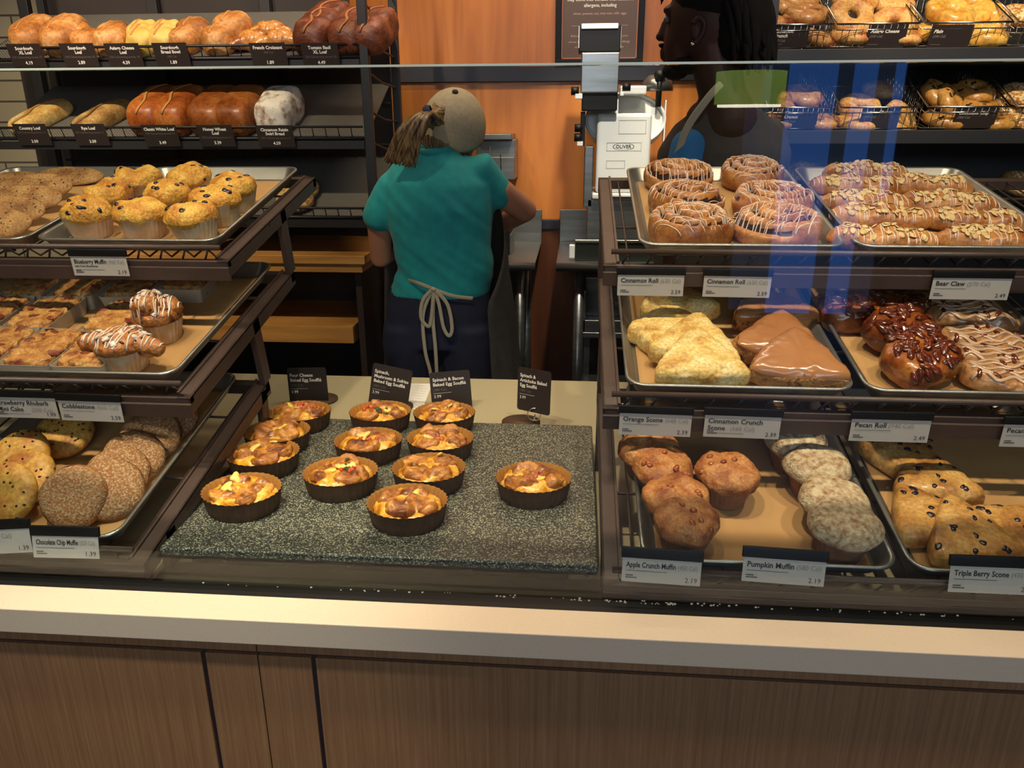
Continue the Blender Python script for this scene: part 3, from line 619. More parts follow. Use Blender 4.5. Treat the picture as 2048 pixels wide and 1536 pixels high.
# ------------------------------------------------------------------ muffins and cups
def cup(r0, r1, h, m, mi_, n=120, fl=.02, k=30):
    def rf(a, i): return 1 + fl*sin(a*k)*(1 if i > 0 else .4)
    o = lathe([(r0, 0), (r0+.0005, .001), (r0*.5+r1*.5, h*.5), (r1, h)], n, rf); o = (o[0], o[1]+[tuple(range(n-1, -1, -1))])
    i = lathe([(r1-.0002, h), (r0*.5+r1*.5-.001, h*.5), (r0-.001, .002)], n, rf)
    return join(o, i), [0]*len(o[1])+[1]*len(i[1])
def blueberry_muffin(seed):
    rnd = random.Random(seed); r = empty('blueberry_muffin', (0, 0, 0), 'x', 'muffin', 'blueberry muffins on the top left tray')
    vf, mi = cup(.027, .0375, .037, 0, 0); mk('paper_cup', vf, [CUPW, CUPW], r, True, mi)
    d = puff(lambda t: .0385*(1+.05*sin(2*t+seed)+.03*sin(5*t)), .030, 56, 16, .0035, 55, seed, ps=.6, amp2=.0012, freq2=220, hm=lambda x, y, s: 1+.28*nz((x, y, 0), 36, seed))
    d = ([Vector((v[0], v[1], v[2]+.027)) for v in d[0]], d[1]); mk('muffin_top', d, MUFF, r)
    t = bvh(d); mk('blueberries', scatter(t, 6, .034, .034, rnd, lambda q: blob(q.uniform(.003, .0075), q.uniform(.003, .006), .0026, 12, 6, .6, 120, q.random(), (0, 0, -.0009))), BERRY, r)
    return r
BM = [blueberry_muffin(i) for i in (1, 2, 3)]
BLU = [(274, 358, 'back row left'), (377, 353, 'back row middle'), (466, 372, 'back row right'), (216, 387, 'second row left'), (334, 385, 'very centre of the group'), (431, 398, 'second row right'), (173, 422, 'front row left, large berry stain on its cup'), (281, 424, 'front row middle'), (384, 430, 'front row right corner')]
for i, (px, py, w_) in enumerate(BLU):
    o = inst(BM[i % 3], 'yellow blueberry muffin in white cup, ' + w_); at(o, 1, px, py, .046, yaw=i*77+20, scl=(1.17, 1.17, 1.17))
def long_cookie(seed):
    rnd = random.Random(seed); R = sup(.083, .034, 2.1)
    d = puff(R, .013, 64, 9, .002, 40, seed, ps=.35, amp2=.001, freq2=160); r = mk('long_cookie', d, COOKIE); tagit(r, 'x', 'cookie', 'long chocolate chip cookies')
    mk('chocolate_chips', scatter(bvh(d), 34, .078, .036, rnd, lambda q: blob(q.uniform(.0012, .0026), .0014, .0008, 8, 4), .004), CHOC, r); return r
LC = [long_cookie(4), long_cookie(9)]
for i, (px, py, yw, ln, lab) in enumerate([(12, 357, 6, 10, 'at the back, by the left photo edge'), (136, 352, -2, 16, 'at the back right, widest one in view'), (72, 384, 4, 38, 'second from the back'), (48, 408, 3, 38, 'third from the back'), (12, 432, 2, 38, 'second from the front'), (-18, 456, 1, 36, 'nearest the front')]):
    at(inst(LC[i % 2], 'long flat cookie with dark chips, ' + lab), 1, px, py, .014, yaw=yw, lean=(ln, 0), lift=.001+.040*sin(radians(ln)))

# crumb cakes in long papers
def crumb_cake(seed, w=.086, l=.125):
    rnd = random.Random(seed); r = empty('crumb_cake', (0, 0, 0), 'x', 'cake', 'crumb cakes in white papers'); h = .026
    A = [[(x*(1+k*.06), y*(1+k*.05), z+ (.0022*abs(sin(i*1.3))-.001 if k == 2 else 0)) for i, (x, y) in enumerate(rrect(w-.008, l-.008, .006, 12))] for k, z in enumerate((0, h*.5, h+.003))]
    V, Fc = ringloft(A); n = len(A[0]); Fc.append(tuple(range(n-1, -1, -1))); pp = mk('paper_case', (V, Fc), CAKEP, r, False); so = pp.modifiers.new('s', 'SOLIDIFY'); so.thickness = .0005
    d = puff(sup((w-.006)/2, (l-.006)/2, 9), .034, 72, 14, .005, 70, seed, ps=.16, pz=.5, amp2=.005, freq2=170); mk('crumb_top', d, CRUMBC, r)
    mk('rhubarb_bits', scatter(bvh(d), 5, w*.42, l*.42, rnd, lambda q: puff(lambda u, z_=q.uniform(.005, .009), y_=q.random(): z_*(1+.3*sin(2*u+y_*6)), .0016, 12, 4, .001, 200, q.random())), M('rhubarb', '#6e3022', '#8c4a2c', scale=100, rough=.4, coat=.2), r)
    return r
CCs = [crumb_cake(3), crumb_cake(8)]
CT = [(-15, 702, 0, 'at the front left edge of the tray'), (62, 694, 1, 'left of the small front paper'), (128, 692, 2, 'small one at the front, beside the frosted croissant shape'), (6, 640, 0, 'second row, cut by the photo edge'), (92, 636, 3, 'second row, lumpy with red bits'), (198, 632, 1, 'second row, right, behind the front paper'), (30, 588, 0, 'third row left, in shade'), (140, 580, 0, 'third row middle, in shade'), (240, 575, 0, 'third row right, in shade'), (315, 548, 0, 'at the back right, scalloped paper showing')]
CUT = [(-.955, .072), (-.865, .072), (-.775, .072), (-1.045, .20), (-.945, .20), (-.80, .19), (-1.04, .33), (-.94, .33), (-.84, .33), (-.745, .365)]
for i, ((px, py, _, lab), (cx, cv)) in enumerate(zip(CT, CUT)):
    o = inst(CCs[i % 2], 'rhubarb crumb cake in white paper, ' + lab)
    p_ = tp(2, cx, cv+.02, .006); o.matrix_world = Matrix.Translation(p_) @ Matrix.Rotation(T12, 4, 'X') @ Matrix.Rotation(radians(0 if i % 2 else 180), 4, 'Z')

def cobble(seed, wide):
    rnd = random.Random(seed); r = empty('cobblestone_muffin', (0, 0, 0), 'x', 'muffin', 'frosted cobblestone muffins')
    vf, mi = cup(.030, .041, .040, 0, 0); mk('paper_cup', vf, [CUPW, CUPW], r, True, mi)
    L_ = [puff(lambda t: .040, .034, 40, 12, .006, 60, seed, ps=.6, amp2=.003, freq2=170)]
    if wide: L_ += [tr(blob(.022, .016, .017, 18, 12, .25, 60, seed), Matrix.Translation((s*.042, 0, .014-.004*abs(s))) @ Matrix.Rotation(s*.25, 4, 'Y')) for s in (-1, 1)] + [tr(blob(.014, .013, .014, 16, 10, .25, 60, seed), Matrix.Translation((s*.062, 0, .008))) for s in (-1, 1)]
    else: L_ += [tr(blob(.022, .018, .02, 18, 12, .3, 60, seed+k), Matrix.Translation((.020*cos(a), .020*sin(a), .024+.006*k))) for k, a in enumerate((.3, 2.2, 4.3))]
    d = join(*L_); d = ([Vector((v[0], v[1], v[2]+.032)) for v in d[0]], d[1]); mk('cobbled_top', d, M('cobblestone_crumb', '#a0592c', '#c4823f', '#6f3219', scale=60, rough=.4, bump=.8, bscale=150), r)
    t = bvh(d); w_ = .068 if wide else .040
    mk('icing', drizzle(t, zig(-w_, w_, -.036, .036, 17, rnd, ang=0, jit=.004), .0017) or blob(.001, .001, .001), ICING, r)
    mk('raisins', scatter(t, 12, w_*.8, .034, rnd, lambda q: blob(.003, .002, .0018, 8, 5), .02), CHOC, r)
    mk('icing_lumps', scatter(t, 13, w_*.8, .034, rnd, lambda q: puff(lambda u: q.uniform(.003, .007), .003, 12, 4, .001, 200, q.random()), .02), ICING, r)
    return r
at(tagit(cobble(2, True), 'frosted cobblestone muffin with long croissant-like arms, at the front of the tray'), 2, 243, 690, .042, yaw=-6)
at(tagit(cobble(5, False), 'tall frosted cobblestone muffin behind the long one'), 2, 312, 625, .05, yaw=10)

# ------------------------------------------------------------------ muffin tops on the bottom left tray
def muffie(seed, powdered):
    rnd = random.Random(seed); d = puff(lambda t: .047*(1+.02*sin(3*t)), .021, 60, 12, .0012, 50, seed, ps=.5, pz=.8, amp2=.0006, freq2=220, under=.93)
    r = mk('powdered_muffin_top' if powdered else 'chocolate_chip_muffin_top', d, SUGAR2 if powdered else MUFFIE); tagit(r, 'x', 'muffin top', 'powdered muffin tops' if powdered else 'chocolate chip muffin tops')
    if powdered: 
        mk('rim', lathe([(.043, .001), (.0472, .003), (.0478, .0055), (.0468, .008)], 48), PUMPK, r)
    else: mk('chocolate_chips', scatter(bvh(d), 22, .048, .048, rnd, lambda q: blob(.0024, .0018, .0011, 8, 4), .003), CHOC, r)
    return r
mc = [muffie(1, False), muffie(6, False)]; mp_ = [muffie(2, True), muffie(7, True)]
for i, (px, py, ln, yw, lab) in enumerate([(130, 868, (20, 8), 20, 'in shade behind the others'), (45, 918, (30, 4), 60, 'half in sunlight, leaning at the left'), (55, 962, (32, 0), 10, 'mostly hidden behind the front one'), (28, 1000, (45, -6), 90, 'large front one at the left photo edge')]):
    at(inst(mc[i % 2], 'golden chocolate chip muffin top, ' + lab), 3, px, py, .022, yaw=yw, lean=ln, lift=.010)
for i, (px, py, ln, lab) in enumerate([(338, 838, (22, 16), 'at the very back in shade'), (303, 876, (24, 16), 'second from the back in shade'), (268, 920, (26, 16), 'at the edge of the shade'), (238, 955, (28, 14), 'third from the front'), (226, 988, (36, 16), 'second from the front'), (157, 1008, (48, 10), 'front one leaning toward the glass')]):
    at(inst(mp_[i % 2], 'brown muffin top dusted with powdered sugar, ' + lab), 3, px, py, .022, yaw=i*50, lean=ln, lift=.012)

# ------------------------------------------------------------------ cinnamon rolls
def cinnamon_roll(seed, turns=2.6):
    rnd = random.Random(seed); R0 = .067; H = .043; nt, nr = 128, 40; V, Fc, mi = [], [], []; pitch = R0/turns; ph = rnd.uniform(0, 6.28)
    def z(r, t):
        u = (r/pitch - (t+ph)/(2*pi)) % 1.0; g = max(0, 1-abs(u-.5)/.26); rid = sin(pi*min(1, abs(u-.5)*2.0))
        return H*(1-.10*(r/R0)**2) + .010*(1-r/R0) + .006*sqrt(max(0, 1-(abs(u-.5)*2-.6)**2/.36)) - .016*g**.6 + .0018*nz((r*cos(t), r*sin(t), 0), 60, seed), g
    for k in range(nt): t = 2*pi*k/nt; q = .93; V.append((R0*q*cos(t), R0*q*sin(t), 0))
    for fr, zz in ((1.0, .18), (1.03, .45), (1.02, .72)):
        for k in range(nt):
            t = 2*pi*k/nt; e = 1+.04*sin(t*2+ph)+.02*nz((cos(t), sin(t), zz), 2, seed)+(.05 if (t+ph) % (2*pi) < .6 else 0); V.append((R0*fr*e*cos(t), R0*fr*e*sin(t), H*zz))
    for j in range(nr):
        r = R0*(1-j/nr)*.985
        for k in range(nt):
            t = 2*pi*k/nt; e = 1+.04*sin(t*2+ph)*(r/R0)+(.05 if (t+ph) % (2*pi) < .6 else 0)*(r/R0); zz, g = z(r, t); ed = max(0, (r/R0-.9)/.1); V.append((r*e*cos(t), r*e*sin(t), zz-ed*ed*.008))
    rings = 4+nr
    for j in range(rings-1):
        for k in range(nt):
            Fc.append((j*nt+k, j*nt+(k+1) % nt, (j+1)*nt+(k+1) % nt, (j+1)*nt+k)); g = 0
            if j >= 4: zz, g = z(R0*(1-(j-3.5)/nr), 2*pi*(k+.5)/nt)
            mi.append(1 if g > .34 else 0)
    Fc.append(tuple(range(nt-1, -1, -1))); mi.append(0); Fc.append(tuple((rings-1)*nt+k for k in range(nt))); mi.append(0)
    r = mk('cinnamon_roll', (V, Fc), [DOUGH, CINN], None, True, mi); tagit(r, 'x', 'cinnamon roll', 'iced cinnamon rolls on the top right tray')
    t = bvh((V, Fc)); P = zig(-.068, .068, -.072, .072, 15, rnd, 44, ang=rnd.uniform(-.3, .3), jit=.004)+zig(-.05, .05, -.072, .03, 7, rnd, 40, ang=rnd.uniform(.3, .9), jit=.006)
    dz = drizzle(t, P, .0011, .6); mk('icing', dz, ICING, r); return r
CR = [cinnamon_roll(3), cinnamon_roll(8, 2.9), cinnamon_roll(14, 2.4)]
for i, (px, py, yw, s, lab) in enumerate([(1357, 345, 0, .98, 'back left'), (1503, 342, 60, .92, 'back right, standing tallest'), (1373, 393, 120, 1.0, 'middle left'), (1546, 396, 200, 1.03, 'middle right'), (1387, 462, 40, 1.04, 'front left'), (1564, 462, 300, 1.05, 'front right')]):
    o = at(inst(CR[i % 3], 'iced cinnamon roll with brown spiral, ' + lab + ' of six'), 1, px, py, .030, yaw=yw, lean=(4 if i == 1 else 0, 0), scl=(s, s, s*.95))

# bear claws
def bear_claw(seed):
    rnd = random.Random(seed); R = sup(.086, .029, 2.8)
    d = puff(R, .030, 90, 14, .003, 45, seed, ps=.45, amp2=.0012, freq2=140, hm=lambda x, y, s: 1+.16*sin(x*95+seed)*s+.12*nz((x, y, 0), 30, seed))
    r = mk('bear_claw', d, DOUGH); tagit(r, 'x', 'pastry', 'almond bear claws on the top right tray'); t = bvh(d)
    mk('icing', drizzle(t, zig(-.07, .08, -.033, .033, 21, rnd, 16, ang=.08, jit=.006), .0011), ICING, r)
    def fl(q): return tr(blob(.0072, .0048, .0007, 10, 4), Matrix.Translation((0, 0, .0012)) @ Matrix.Rotation(q.uniform(-.5, .5), 4, 'X'))
    mk('almond_flakes', scatter(t, 40, .062, .020, rnd, fl, .018), ALMOND, r); return r
BC = [bear_claw(2), bear_claw(7), bear_claw(12)]
for i, (px, py, yw, lab) in enumerate([(1733, 340, -2, 'left column, furthest back'), (1712, 366, -6, 'left column, second from the back'), (1733, 398, -5, 'left column, third from the back'), (1762, 428, -8, 'left column, fourth, with bare shiny end'), (1765, 471, -8, 'left column, nearest the front rail'), (1912, 364, -7, 'right column, furthest back'), (1915, 400, -6, 'right column, second from the back'), (1955, 434, -7, 'right column, third from the back'), (1985, 474, -8, 'right column, nearest the front rail')]):
    at(inst(BC[i % 3], 'almond topped bear claw, ' + lab), 1, px, py, .022, yaw=yw+(180 if i % 2 else 0), lean=(6, 0), lift=.003)

# scones, rolls and braids on the middle right tier
def scone(seed, m, h=.036, R=.058, name='orange_scone', grp='orange scones', cat='scone', rot=0):
    d = puff(tri(R, .28), h, 66, 14, .003, 40, seed, ps=.40, pz=.5, amp2=.0030, freq2=150); r = mk(name, d, m); return tagit(r, 'x', cat, grp), d
s1, _ = scone(3, SCONE, .040, .084); s2, _ = scone(5, SCONE, .040, .084)
for i, (px, py, yw, ln, lab) in enumerate([(1352, 606, 8, (0, 0), 'at the back behind the price card'), (1340, 652, -4, (0, 0), 'shaded one at the left'), (1316, 676, 70, (0, 0), 'its tip just lit at the left pan wall'), (1388, 696, -10, (14, 0), 'bright one behind the front'), (1400, 742, 2, (14, 0), 'bright one at the front rail')]):
    o = at(inst((s1, s2)[i % 2], 'pale yellow orange scone, ' + lab), 2, px, py, .022, yaw=yw, lean=ln, scl=(1.0, .86, 1) if i != 2 else (.6, .45, .8))
def cc_scone(seed):
    r = empty('cinnamon_crunch_scone', (0, 0, 0), 'x', 'scone', 'glazed cinnamon crunch scones')
    d = puff(tri(.088, .3), .036, 72, 14, .004, 40, seed, ps=.40, pz=.5, amp2=.0035, freq2=170); mk('crumb', d, CRUMB, r)
    g = puff(tri(.0865, .3), .040, 72, 16, .003, 40, seed, ps=.42, pz=.5, amp2=.0018, freq2=110); R_ = random.Random(seed); a0 = R_.uniform(3.4, 3.9)
    V = []
    for x, y, z in g[0]:
        a = atan2(y, x) % (2*pi); cutz = .008+.004*sin(a*5+seed)+.020*max(0, cos(a-a0))**2
        V.append((x*(1 if z > cutz else .9), y*(1 if z > cutz else .9), max(z, cutz)+.0006))
    mk('glaze', (V, g[1]), GLAZE, r); return r
c1, c2 = cc_scone(4), cc_scone(9)
for i, (px, py, yw, ln, lab) in enumerate([(1540, 622, 6, (0, 0), 'in shade at the back'), (1556, 692, -12, (12, 0), 'crunchy cut side showing'), (1596, 744, -6, (12, 0), 'smoothly glazed, at the front rail')]):
    o = at(inst((c1, c2)[i % 2], 'brown glazed cinnamon crunch scone, ' + lab), 2, px, py, .022, yaw=yw, lean=ln, scl=(1.0, .88, 1.05))
def pecan_roll(seed):
    rnd = random.Random(seed); d = puff(sup(.050, .046, 3), .046, 64, 14, .004, 45, seed, ps=.35, pz=.7, amp2=.002, freq2=130)
    r = mk('pecan_roll', d, CARAM); tagit(r, 'x', 'pecan roll', 'sticky pecan rolls'); t = bvh(d)
    def pc(q): return tr(join(blob(.0125, .0058, .003, 12, 6, .35, 150, q.random()), blob(.010, .002, .0042, 10, 6, .2, 150, q.random(), (0, .0018, 0))), Matrix.Translation((0, 0, .002)) @ Matrix.Rotation(q.uniform(-.4, .4), 4, 'Y'))
    mk('pecans', scatter(t, 42, .044, .040, rnd, pc, .030), PECAN, r); return r
p1, p2 = pecan_roll(3), pecan_roll(6)
for i, (px, py, ln, lab) in enumerate([(1702, 622, (0, 0), 'in shade at the back left'), (1790, 612, (0, 0), 'in shade at the back right'), (1796, 672, (16, 0), 'lit, topped with whole pecan halves'), (1842, 736, (14, 0), 'dark red-brown one at the front rail')]):
    o = at(inst((p1, p2)[i % 2], 'sticky glazed pecan roll, ' + lab), 2, px, py, .026, yaw=i*70, lean=ln, scl=(1.08, 1.0, .98))
def braid(seed):
    rnd = random.Random(seed); d = puff(sup(.075, .034, 2.6), .028, 84, 14, .003, 40, seed, ps=.45, hm=lambda x, y, s: 1+.22*sin(x*80+y*70)*s, amp2=.002, freq2=150)
    r = mk('pecan_braid', d, BRAID); tagit(r, 'x', 'pastry', 'frosted pecan braids'); t = bvh(d)
    P = [[(-.06+.12*k/24, -.022+.011*j+.006*sin(k*.7+j)) for k in range(25)] for j in range(5)]
    mk('icing', drizzle(t, P, .0032, .45), M('translucent_frosting', '#c9a88a', rough=.25, coat=.6), r)
    mk('pecans', scatter(t, 9, .055, .02, rnd, lambda q: blob(.009, .004, .003, 12, 6, .3, 150, q.random()), .014), PECAN, r); return r
b1, b2 = braid(2), braid(5)
for i, (px, py, yw, lab) in enumerate([(1935, 612, -8, 'shaded, at the back'), (2020, 636, -8, 'shaded, at the back right'), (1970, 684, -8, 'behind the middle one'), (2000, 720, -14, 'with thick white frosting swirl'), (2032, 768, -10, 'at the front right edge of the photo')]):
    at(inst((b1, b2)[i % 2], 'frosted pecan braid, ' + lab), 2, px, py, .016, yaw=yw, lean=(6, 0), lift=.003)

# bottom right tier
def big_muffin(seed, kind):
    rnd = random.Random(seed); a = kind == 'a'; r = empty('apple_crunch_muffin' if a else 'pumpkin_muffin', (0, 0, 0), 'x', 'muffin', 'apple crunch muffins' if a else 'sugar topped pumpkin muffins')
    vf, mi = cup(.026, .038, .042, 0, 0, fl=.015); mk('paper_cup', vf, [CUPT, CUPT], r, True, mi)
    d = puff(lambda t: .0425*(1+.04*sin(2*t+seed)+.02*sin(5*t)), .030, 64, 16, .0035 if a else .0012, 60, seed, ps=.55, amp2=.002 if a else .0010, freq2=170 if a else 380, hm=lambda x, y, s: 1+(.25 if a else .08)*nz((x, y, 0), 34, seed))
    d = ([Vector((v[0], v[1], v[2]+.033)) for v in d[0]], d[1]); mk('muffin_top', d, APPLE if a else SUGAR, r)
    if a: mk('apple_chunks', scatter(bvh(d), 5, .03, .03, rnd, lambda q: blob(.005, .004, .003, 10, 6, .3, 120, q.random())), M('apple_chunk', '#7d2c14', '#a8642c', scale=90, rough=.3, coat=.3), r)
    return r
A = [big_muffin(2, 'a'), big_muffin(8, 'a')]; Pm = [big_muffin(3, 'p'), big_muffin(5, 'p')]
for i, (px, py, lab) in enumerate([(1298, 890, 'furthest back, mostly hidden under the price card'), (1326, 925, 'second in the left column, top in shade'), (1457, 938, 'standing alone beside the left column'), (1352, 985, 'flat topped, third in the left column'), (1377, 1052, 'nearest the front rail')]):
    at(inst(A[i % 2], 'apple crunch muffin in tan cup, ' + lab), 3, px, py, .056, yaw=i*60+30, scl=(1.08, 1.08, 1.08))
for i, (px, py, lab) in enumerate([(1594, 874, 'furthest back in shade'), (1636, 924, 'second from the back, half lit'), (1670, 992, 'second from the front'), (1703, 1068, 'nearest the front rail, thick crumbly sugar')]):
    at(inst(Pm[i % 2], 'pumpkin muffin dusted with pale sugar, ' + lab), 3, px, py, .056, yaw=i*85, scl=(1.1, 1.1, 1.08))
def berry_scone(seed):
    rnd = random.Random(seed); d = puff(tri(.073, .25), .034, 72, 12, .003, 40, seed, ps=.4, pz=.5, amp2=.0016, freq2=140)
    r = mk('triple_berry_scone', d, BSCONE); tagit(r, 'x', 'scone', 'triple berry scones'); t = bvh(d)
    mk('berries', scatter(t, 13, .055, .055, rnd, lambda q: blob(q.uniform(.0035, .0065), q.uniform(.003, .005), .0017, 12, 6, .7, 160, q.random()), .006), BERRY, r)
    return r
q1, q2 = berry_scone(2), berry_scone(4)
for i, (px, py, yw, ln, lab) in enumerate([(1798, 905, 60, (0, 0), 'at the back in shade'), (1866, 958, -6, (0, 0), 'in shade with its cut side lit'), (1856, 1034, 14, (0, 0), 'lit, behind the front one'), (1940, 1090, 4, (10, 0), 'glossy one at the front rail'), (2068, 1112, 60, (0, 0), 'at the right photo edge')]):
    at(inst((q1, q2)[i % 2], 'triple berry scone with dark berries, ' + lab), 3, px, py, .020, yaw=yw, lean=ln, lift=.004)

# ------------------------------------------------------------------ bread shelves at the back left
T25 = radians(25); BV = Vector((0, cos(T25), sin(T25))); BH = Vector((0, -sin(T25), cos(T25)))
BY = 2.40; XB1 = onY(722, 130, BY).x; XB0 = -1.86
bz = {'a': onY(400, 119, BY).z, 'b': onY(400, 279, BY).z, 'c': onY(650, 436, BY).z}
OAKZ = onY(600, 507, 2.42).z
bc = empty('bread_case', ((XB0+XB1)/2, BY, 0), 'black metal bread case with slanted perforated shelves at the back left', 'bread case')
for x, y in ((XB1, BY), (XB1, 2.80), (XB0, BY), (XB0, 2.80)): lp(bc, 'upright', box(x, x+.026, y-.013, y+.013, OAKZ+.0005, 2.1, .002), BLACKM)
for x in (onY(48, 20, 2.78).x, onY(305, 20, 2.78).x, onY(530, 20, 2.78).x): lp(bc, 'rear_upright', box(x-.018, x+.018, 2.775, 2.80, OAKZ+.001, 2.1, .002), BLACKM)
lp(bc, 'back_panel', join(box(XB0, onY(700, 20, 2.82).x, 2.81, 2.82, bz['a']+.165, 2.1), box(onY(55, 200, 2.82).x, XB1-.01, 2.81, 2.82, OAKZ+.001, bz['a']+.12)), M('case_back_panel', '#241a18', rough=.6))
def bp3(k, x, v, h): return Vector((x, BY, bz[k])) + BV*v + BH*h
def bbox(k, x0, x1, v0, v1, h0, h1):
    V, Fc = box(x0, x1, v0, v1, h0, h1); return [bp3(k, *p) for p in V], Fc
for k, xa in (('a', XB0+.027), ('b', XB0+.027), ('c', -1.3)):
    sh = lp(bc, 'shelf', bbox(k, xa, XB1-.002, .004, .40, -.004, 0), PERF)
    top = .036 if k != 'c' else .032
    g = [tube([bp3(k, xa, 0, .003), bp3(k, XB1-.003, 0, .003)], .005, 6), tube([(xa, BY-.014, bz[k]+top), (XB1-.003, BY-.014, bz[k]+top)], .0042, 6)]
    x = xa+.01
    while x < XB1-.005: g.append(tube([bp3(k, x, 0, 0), (x, BY-.014, bz[k]+top)], .0018, 4)); x += .0395
    ob = mk('wire_guard', ([Vector(v)-Vector(bc.location) for v in join(*g)[0]], join(*g)[1]), BLACKM, sh)
    lp(bc, 'shelf_lip', box(xa, XB1-.002, BY-.01, BY+.004, bz[k]-.028, bz[k]-.004), BLACKM)
for py in (290, 178):
    z = onY(400, py, 2.75).z
    g = [tube([(XB0+.03, 2.75, z), (XB1, 2.75, z)], .004, 5), tube([(XB0+.03, 2.75, z-.05), (XB1, 2.75, z-.05)], .004, 5)]; x = XB0+.05
    while x < XB1: g.append(tube([(x, 2.75, z), (x+.006, 2.75, z-.05)], .0018, 4)); x += .045
    lp(bc, 'rear_guard', join(*g), BLACKM)
for z in (1.84, 1.745, 1.655, 1.56, 1.45, 1.36, 1.25): lp(bc, 'side_rung', tube([(XB1+.013, BY+.013, z+.02), (XB1+.013, 2.6, z-.005), (XB1+.013, 2.787, z-.012)], .0035, 6), BLACKM)
def bput(root, k, px, py, hh, yaw=0, lift=0):
    p = onPlane(px, py, Vector((0, BY, bz[k]))+BH*hh, BH) - BH*(hh-lift-.0005)
    v = (p-bp3(k, p.x, 0, 0)).dot(BV); nm_ = root.name.split('.')[0]; rd = {'sourdough_loaf': .092, 'bread_bowl': .056, 'asiago_loaf': .066, 'croissant': .06, 'seeded_roll': .06}.get(nm_, .098); p = p+BV*(max(v, rd+.008)-v)
    root.matrix_world = Matrix.Translation(p) @ Matrix.Rotation(T25, 4, 'X') @ Matrix.Rotation(radians(yaw), 4, 'Z'); return root
def round_loaf(name, m, R, h, seed, grp, asp=1.0, amp=.004):
    rnd = random.Random(seed); d = puff(sup(R, R*asp, 2.2), h, 48, 14, amp, 30, seed, ps=.5, pz=.75); r = mk(name, d, m); tagit(r, 'x', 'bread', grp)
    t = bvh(d); mk('score_mark', drizzle(t, [[(-.01, -R*asp*.7+R*asp*1.4*k/10) for k in range(11)]], .0035, .5), SPLIT, r); return r
xl = round_loaf('sourdough_loaf', SOUR, .062, .088, 1, 'round loaves on the top bread shelf', 1.5); sb = round_loaf('bread_bowl', SOUR, .055, .078, 5, 'round loaves on the top bread shelf')
asx = round_loaf('asiago_loaf', ASIAG, .048, .068, 7, 'asiago loaves', 1.3, .010)
for i, (px, py, lab) in enumerate([(38, 86, 'at the left photo edge'), (102, 84, 'second from the left')]): bput(inst(xl, 'large golden sourdough loaf on the top bread shelf, ' + lab), 'a', px, py, .05)
for px, py, s, lab in ((157, 92, .85, 'third from the left'), (208, 88, .92, 'fourth from the left'), (350, 92, .85, 'right of the yellow asiago loaves'), (422, 90, .92, 'between the bowl and the croissants')):
    o = bput(inst(sb, 'round sourdough bread, top shelf, ' + lab), 'a', px, py, .045*s); o.scale = (s, s, s)
for px, py, s, lab in ((150, 62, .9, 'fourth loaf gap'), (225, 60, .9, 'over the fourth loaf'), (385, 55, .95, 'left of the dark tall one'), (465, 52, 1.1, 'dark and tallest, mid shelf')):
    o = bput(inst(sb, 'shaded round bread at the back of the top shelf, ' + lab), 'a', px, py, .05); o.scale = (s, s, s)
for px, py, lab in ((266, 92, 'front left one'), (312, 92, 'front right one'), (285, 64, 'back left one'), (332, 64, 'back right one')): bput(inst(asx, 'pale yellow asiago loaf on the top bread shelf, ' + lab), 'a', px, py, .04)
def croissant(seed):
    V, Fc = [], []; n, m = 16, 44
    for i in range(m+1):
        u = i/m*2-1; a = u*1.15; c = Vector((.075*sin(a), -.06*(1-cos(a))*1.0, .028)); r = .004+.034*(1-abs(u)**1.7)*(1+.10*(1 if (i//5) % 2 else -1)*.6)
        for k in range(n): b = 2*pi*k/n; V.append(c+Vector((cos(b)*r*sin(a)*.9, cos(b)*r*cos(a)*.9, sin(b)*r*.82)))
    for i in range(m):
        for k in range(n): Fc.append((i*n+k, i*n+(k+1) % n, (i+1)*n+(k+1) % n, (i+1)*n+k))
    r = mk('croissant', (V, Fc+[tuple(range(n)), tuple(m*n+k for k in range(n-1, -1, -1))]), M('croissant_crust', '#b5702c', '#d0904a', '#8c4a18', scale=24, rough=.35, coat=.3)); return tagit(r, 'x', 'croissant', 'french croissants on the top bread shelf')
cro = croissant(1)
for px, py, lab in ((495, 98, 'front left one'), (552, 84, 'large front one'), (540, 62, 'back one in shade')): bput(inst(cro, 'golden french croissant on the top bread shelf, ' + lab), 'a', px, py, .03, yaw=8)
def pan_loaf(name, m, seed, grp, w=.058, l=.105, h=.098, split=True, pale=SPLIT, amp=.002, lab2=None):
    rnd = random.Random(seed); d = puff(sup(w, l, 4.5), h, 72, 16, amp, 26, seed, ps=.42, pz=.62, hm=lambda x, y, s: 1, under=.86); r = mk(name, d, m); tagit(r, 'x', 'bread', grp)
    if split: mk('pale_split', drizzle(bvh(d), [[(.012*sin(k*.35)-.006, -l*.93+l*1.86*k/24) for k in range(25)]], .0055, .35), pale, r)
    return r
TL = pan_loaf('tomato_basil_loaf', TOMB, 3, 'tomato basil loaves on the top bread shelf', .056, .105, .088, amp=.007, pale=M('brown_split', '#a8693c', rough=.6))
for px, py, yw, lab in ((622, 78, -8, 'front left one'), (695, 74, -8, 'beside the black upright'), (655, 40, -8, 'in the back row'), (742, 62, -8, 'behind the black upright')): bput(inst(TL, 'dark red-brown tomato basil loaf, ' + lab), 'a', px, py, .05, yw)
WL = pan_loaf('classic_white_loaf', WHITEL, 2, 'classic white loaves on the lower bread shelf')
for px, py, lab in ((312, 214, 'left one of the two'), (362, 214, 'right one of the two')): bput(inst(WL, 'shiny brown white-bread loaf with pale centre split, ' + lab), 'b', px, py, .055, -6)
HL = pan_loaf('honey_wheat_loaf', WHEAT, 5, 'honey wheat loaves on the lower bread shelf', split=False, w=.06)
for px, py, lab in ((430, 216, 'left one of the two'), (484, 214, 'right one of the two')): bput(inst(HL, 'smooth brown honey wheat loaf, ' + lab), 'b', px, py, .055, -6)
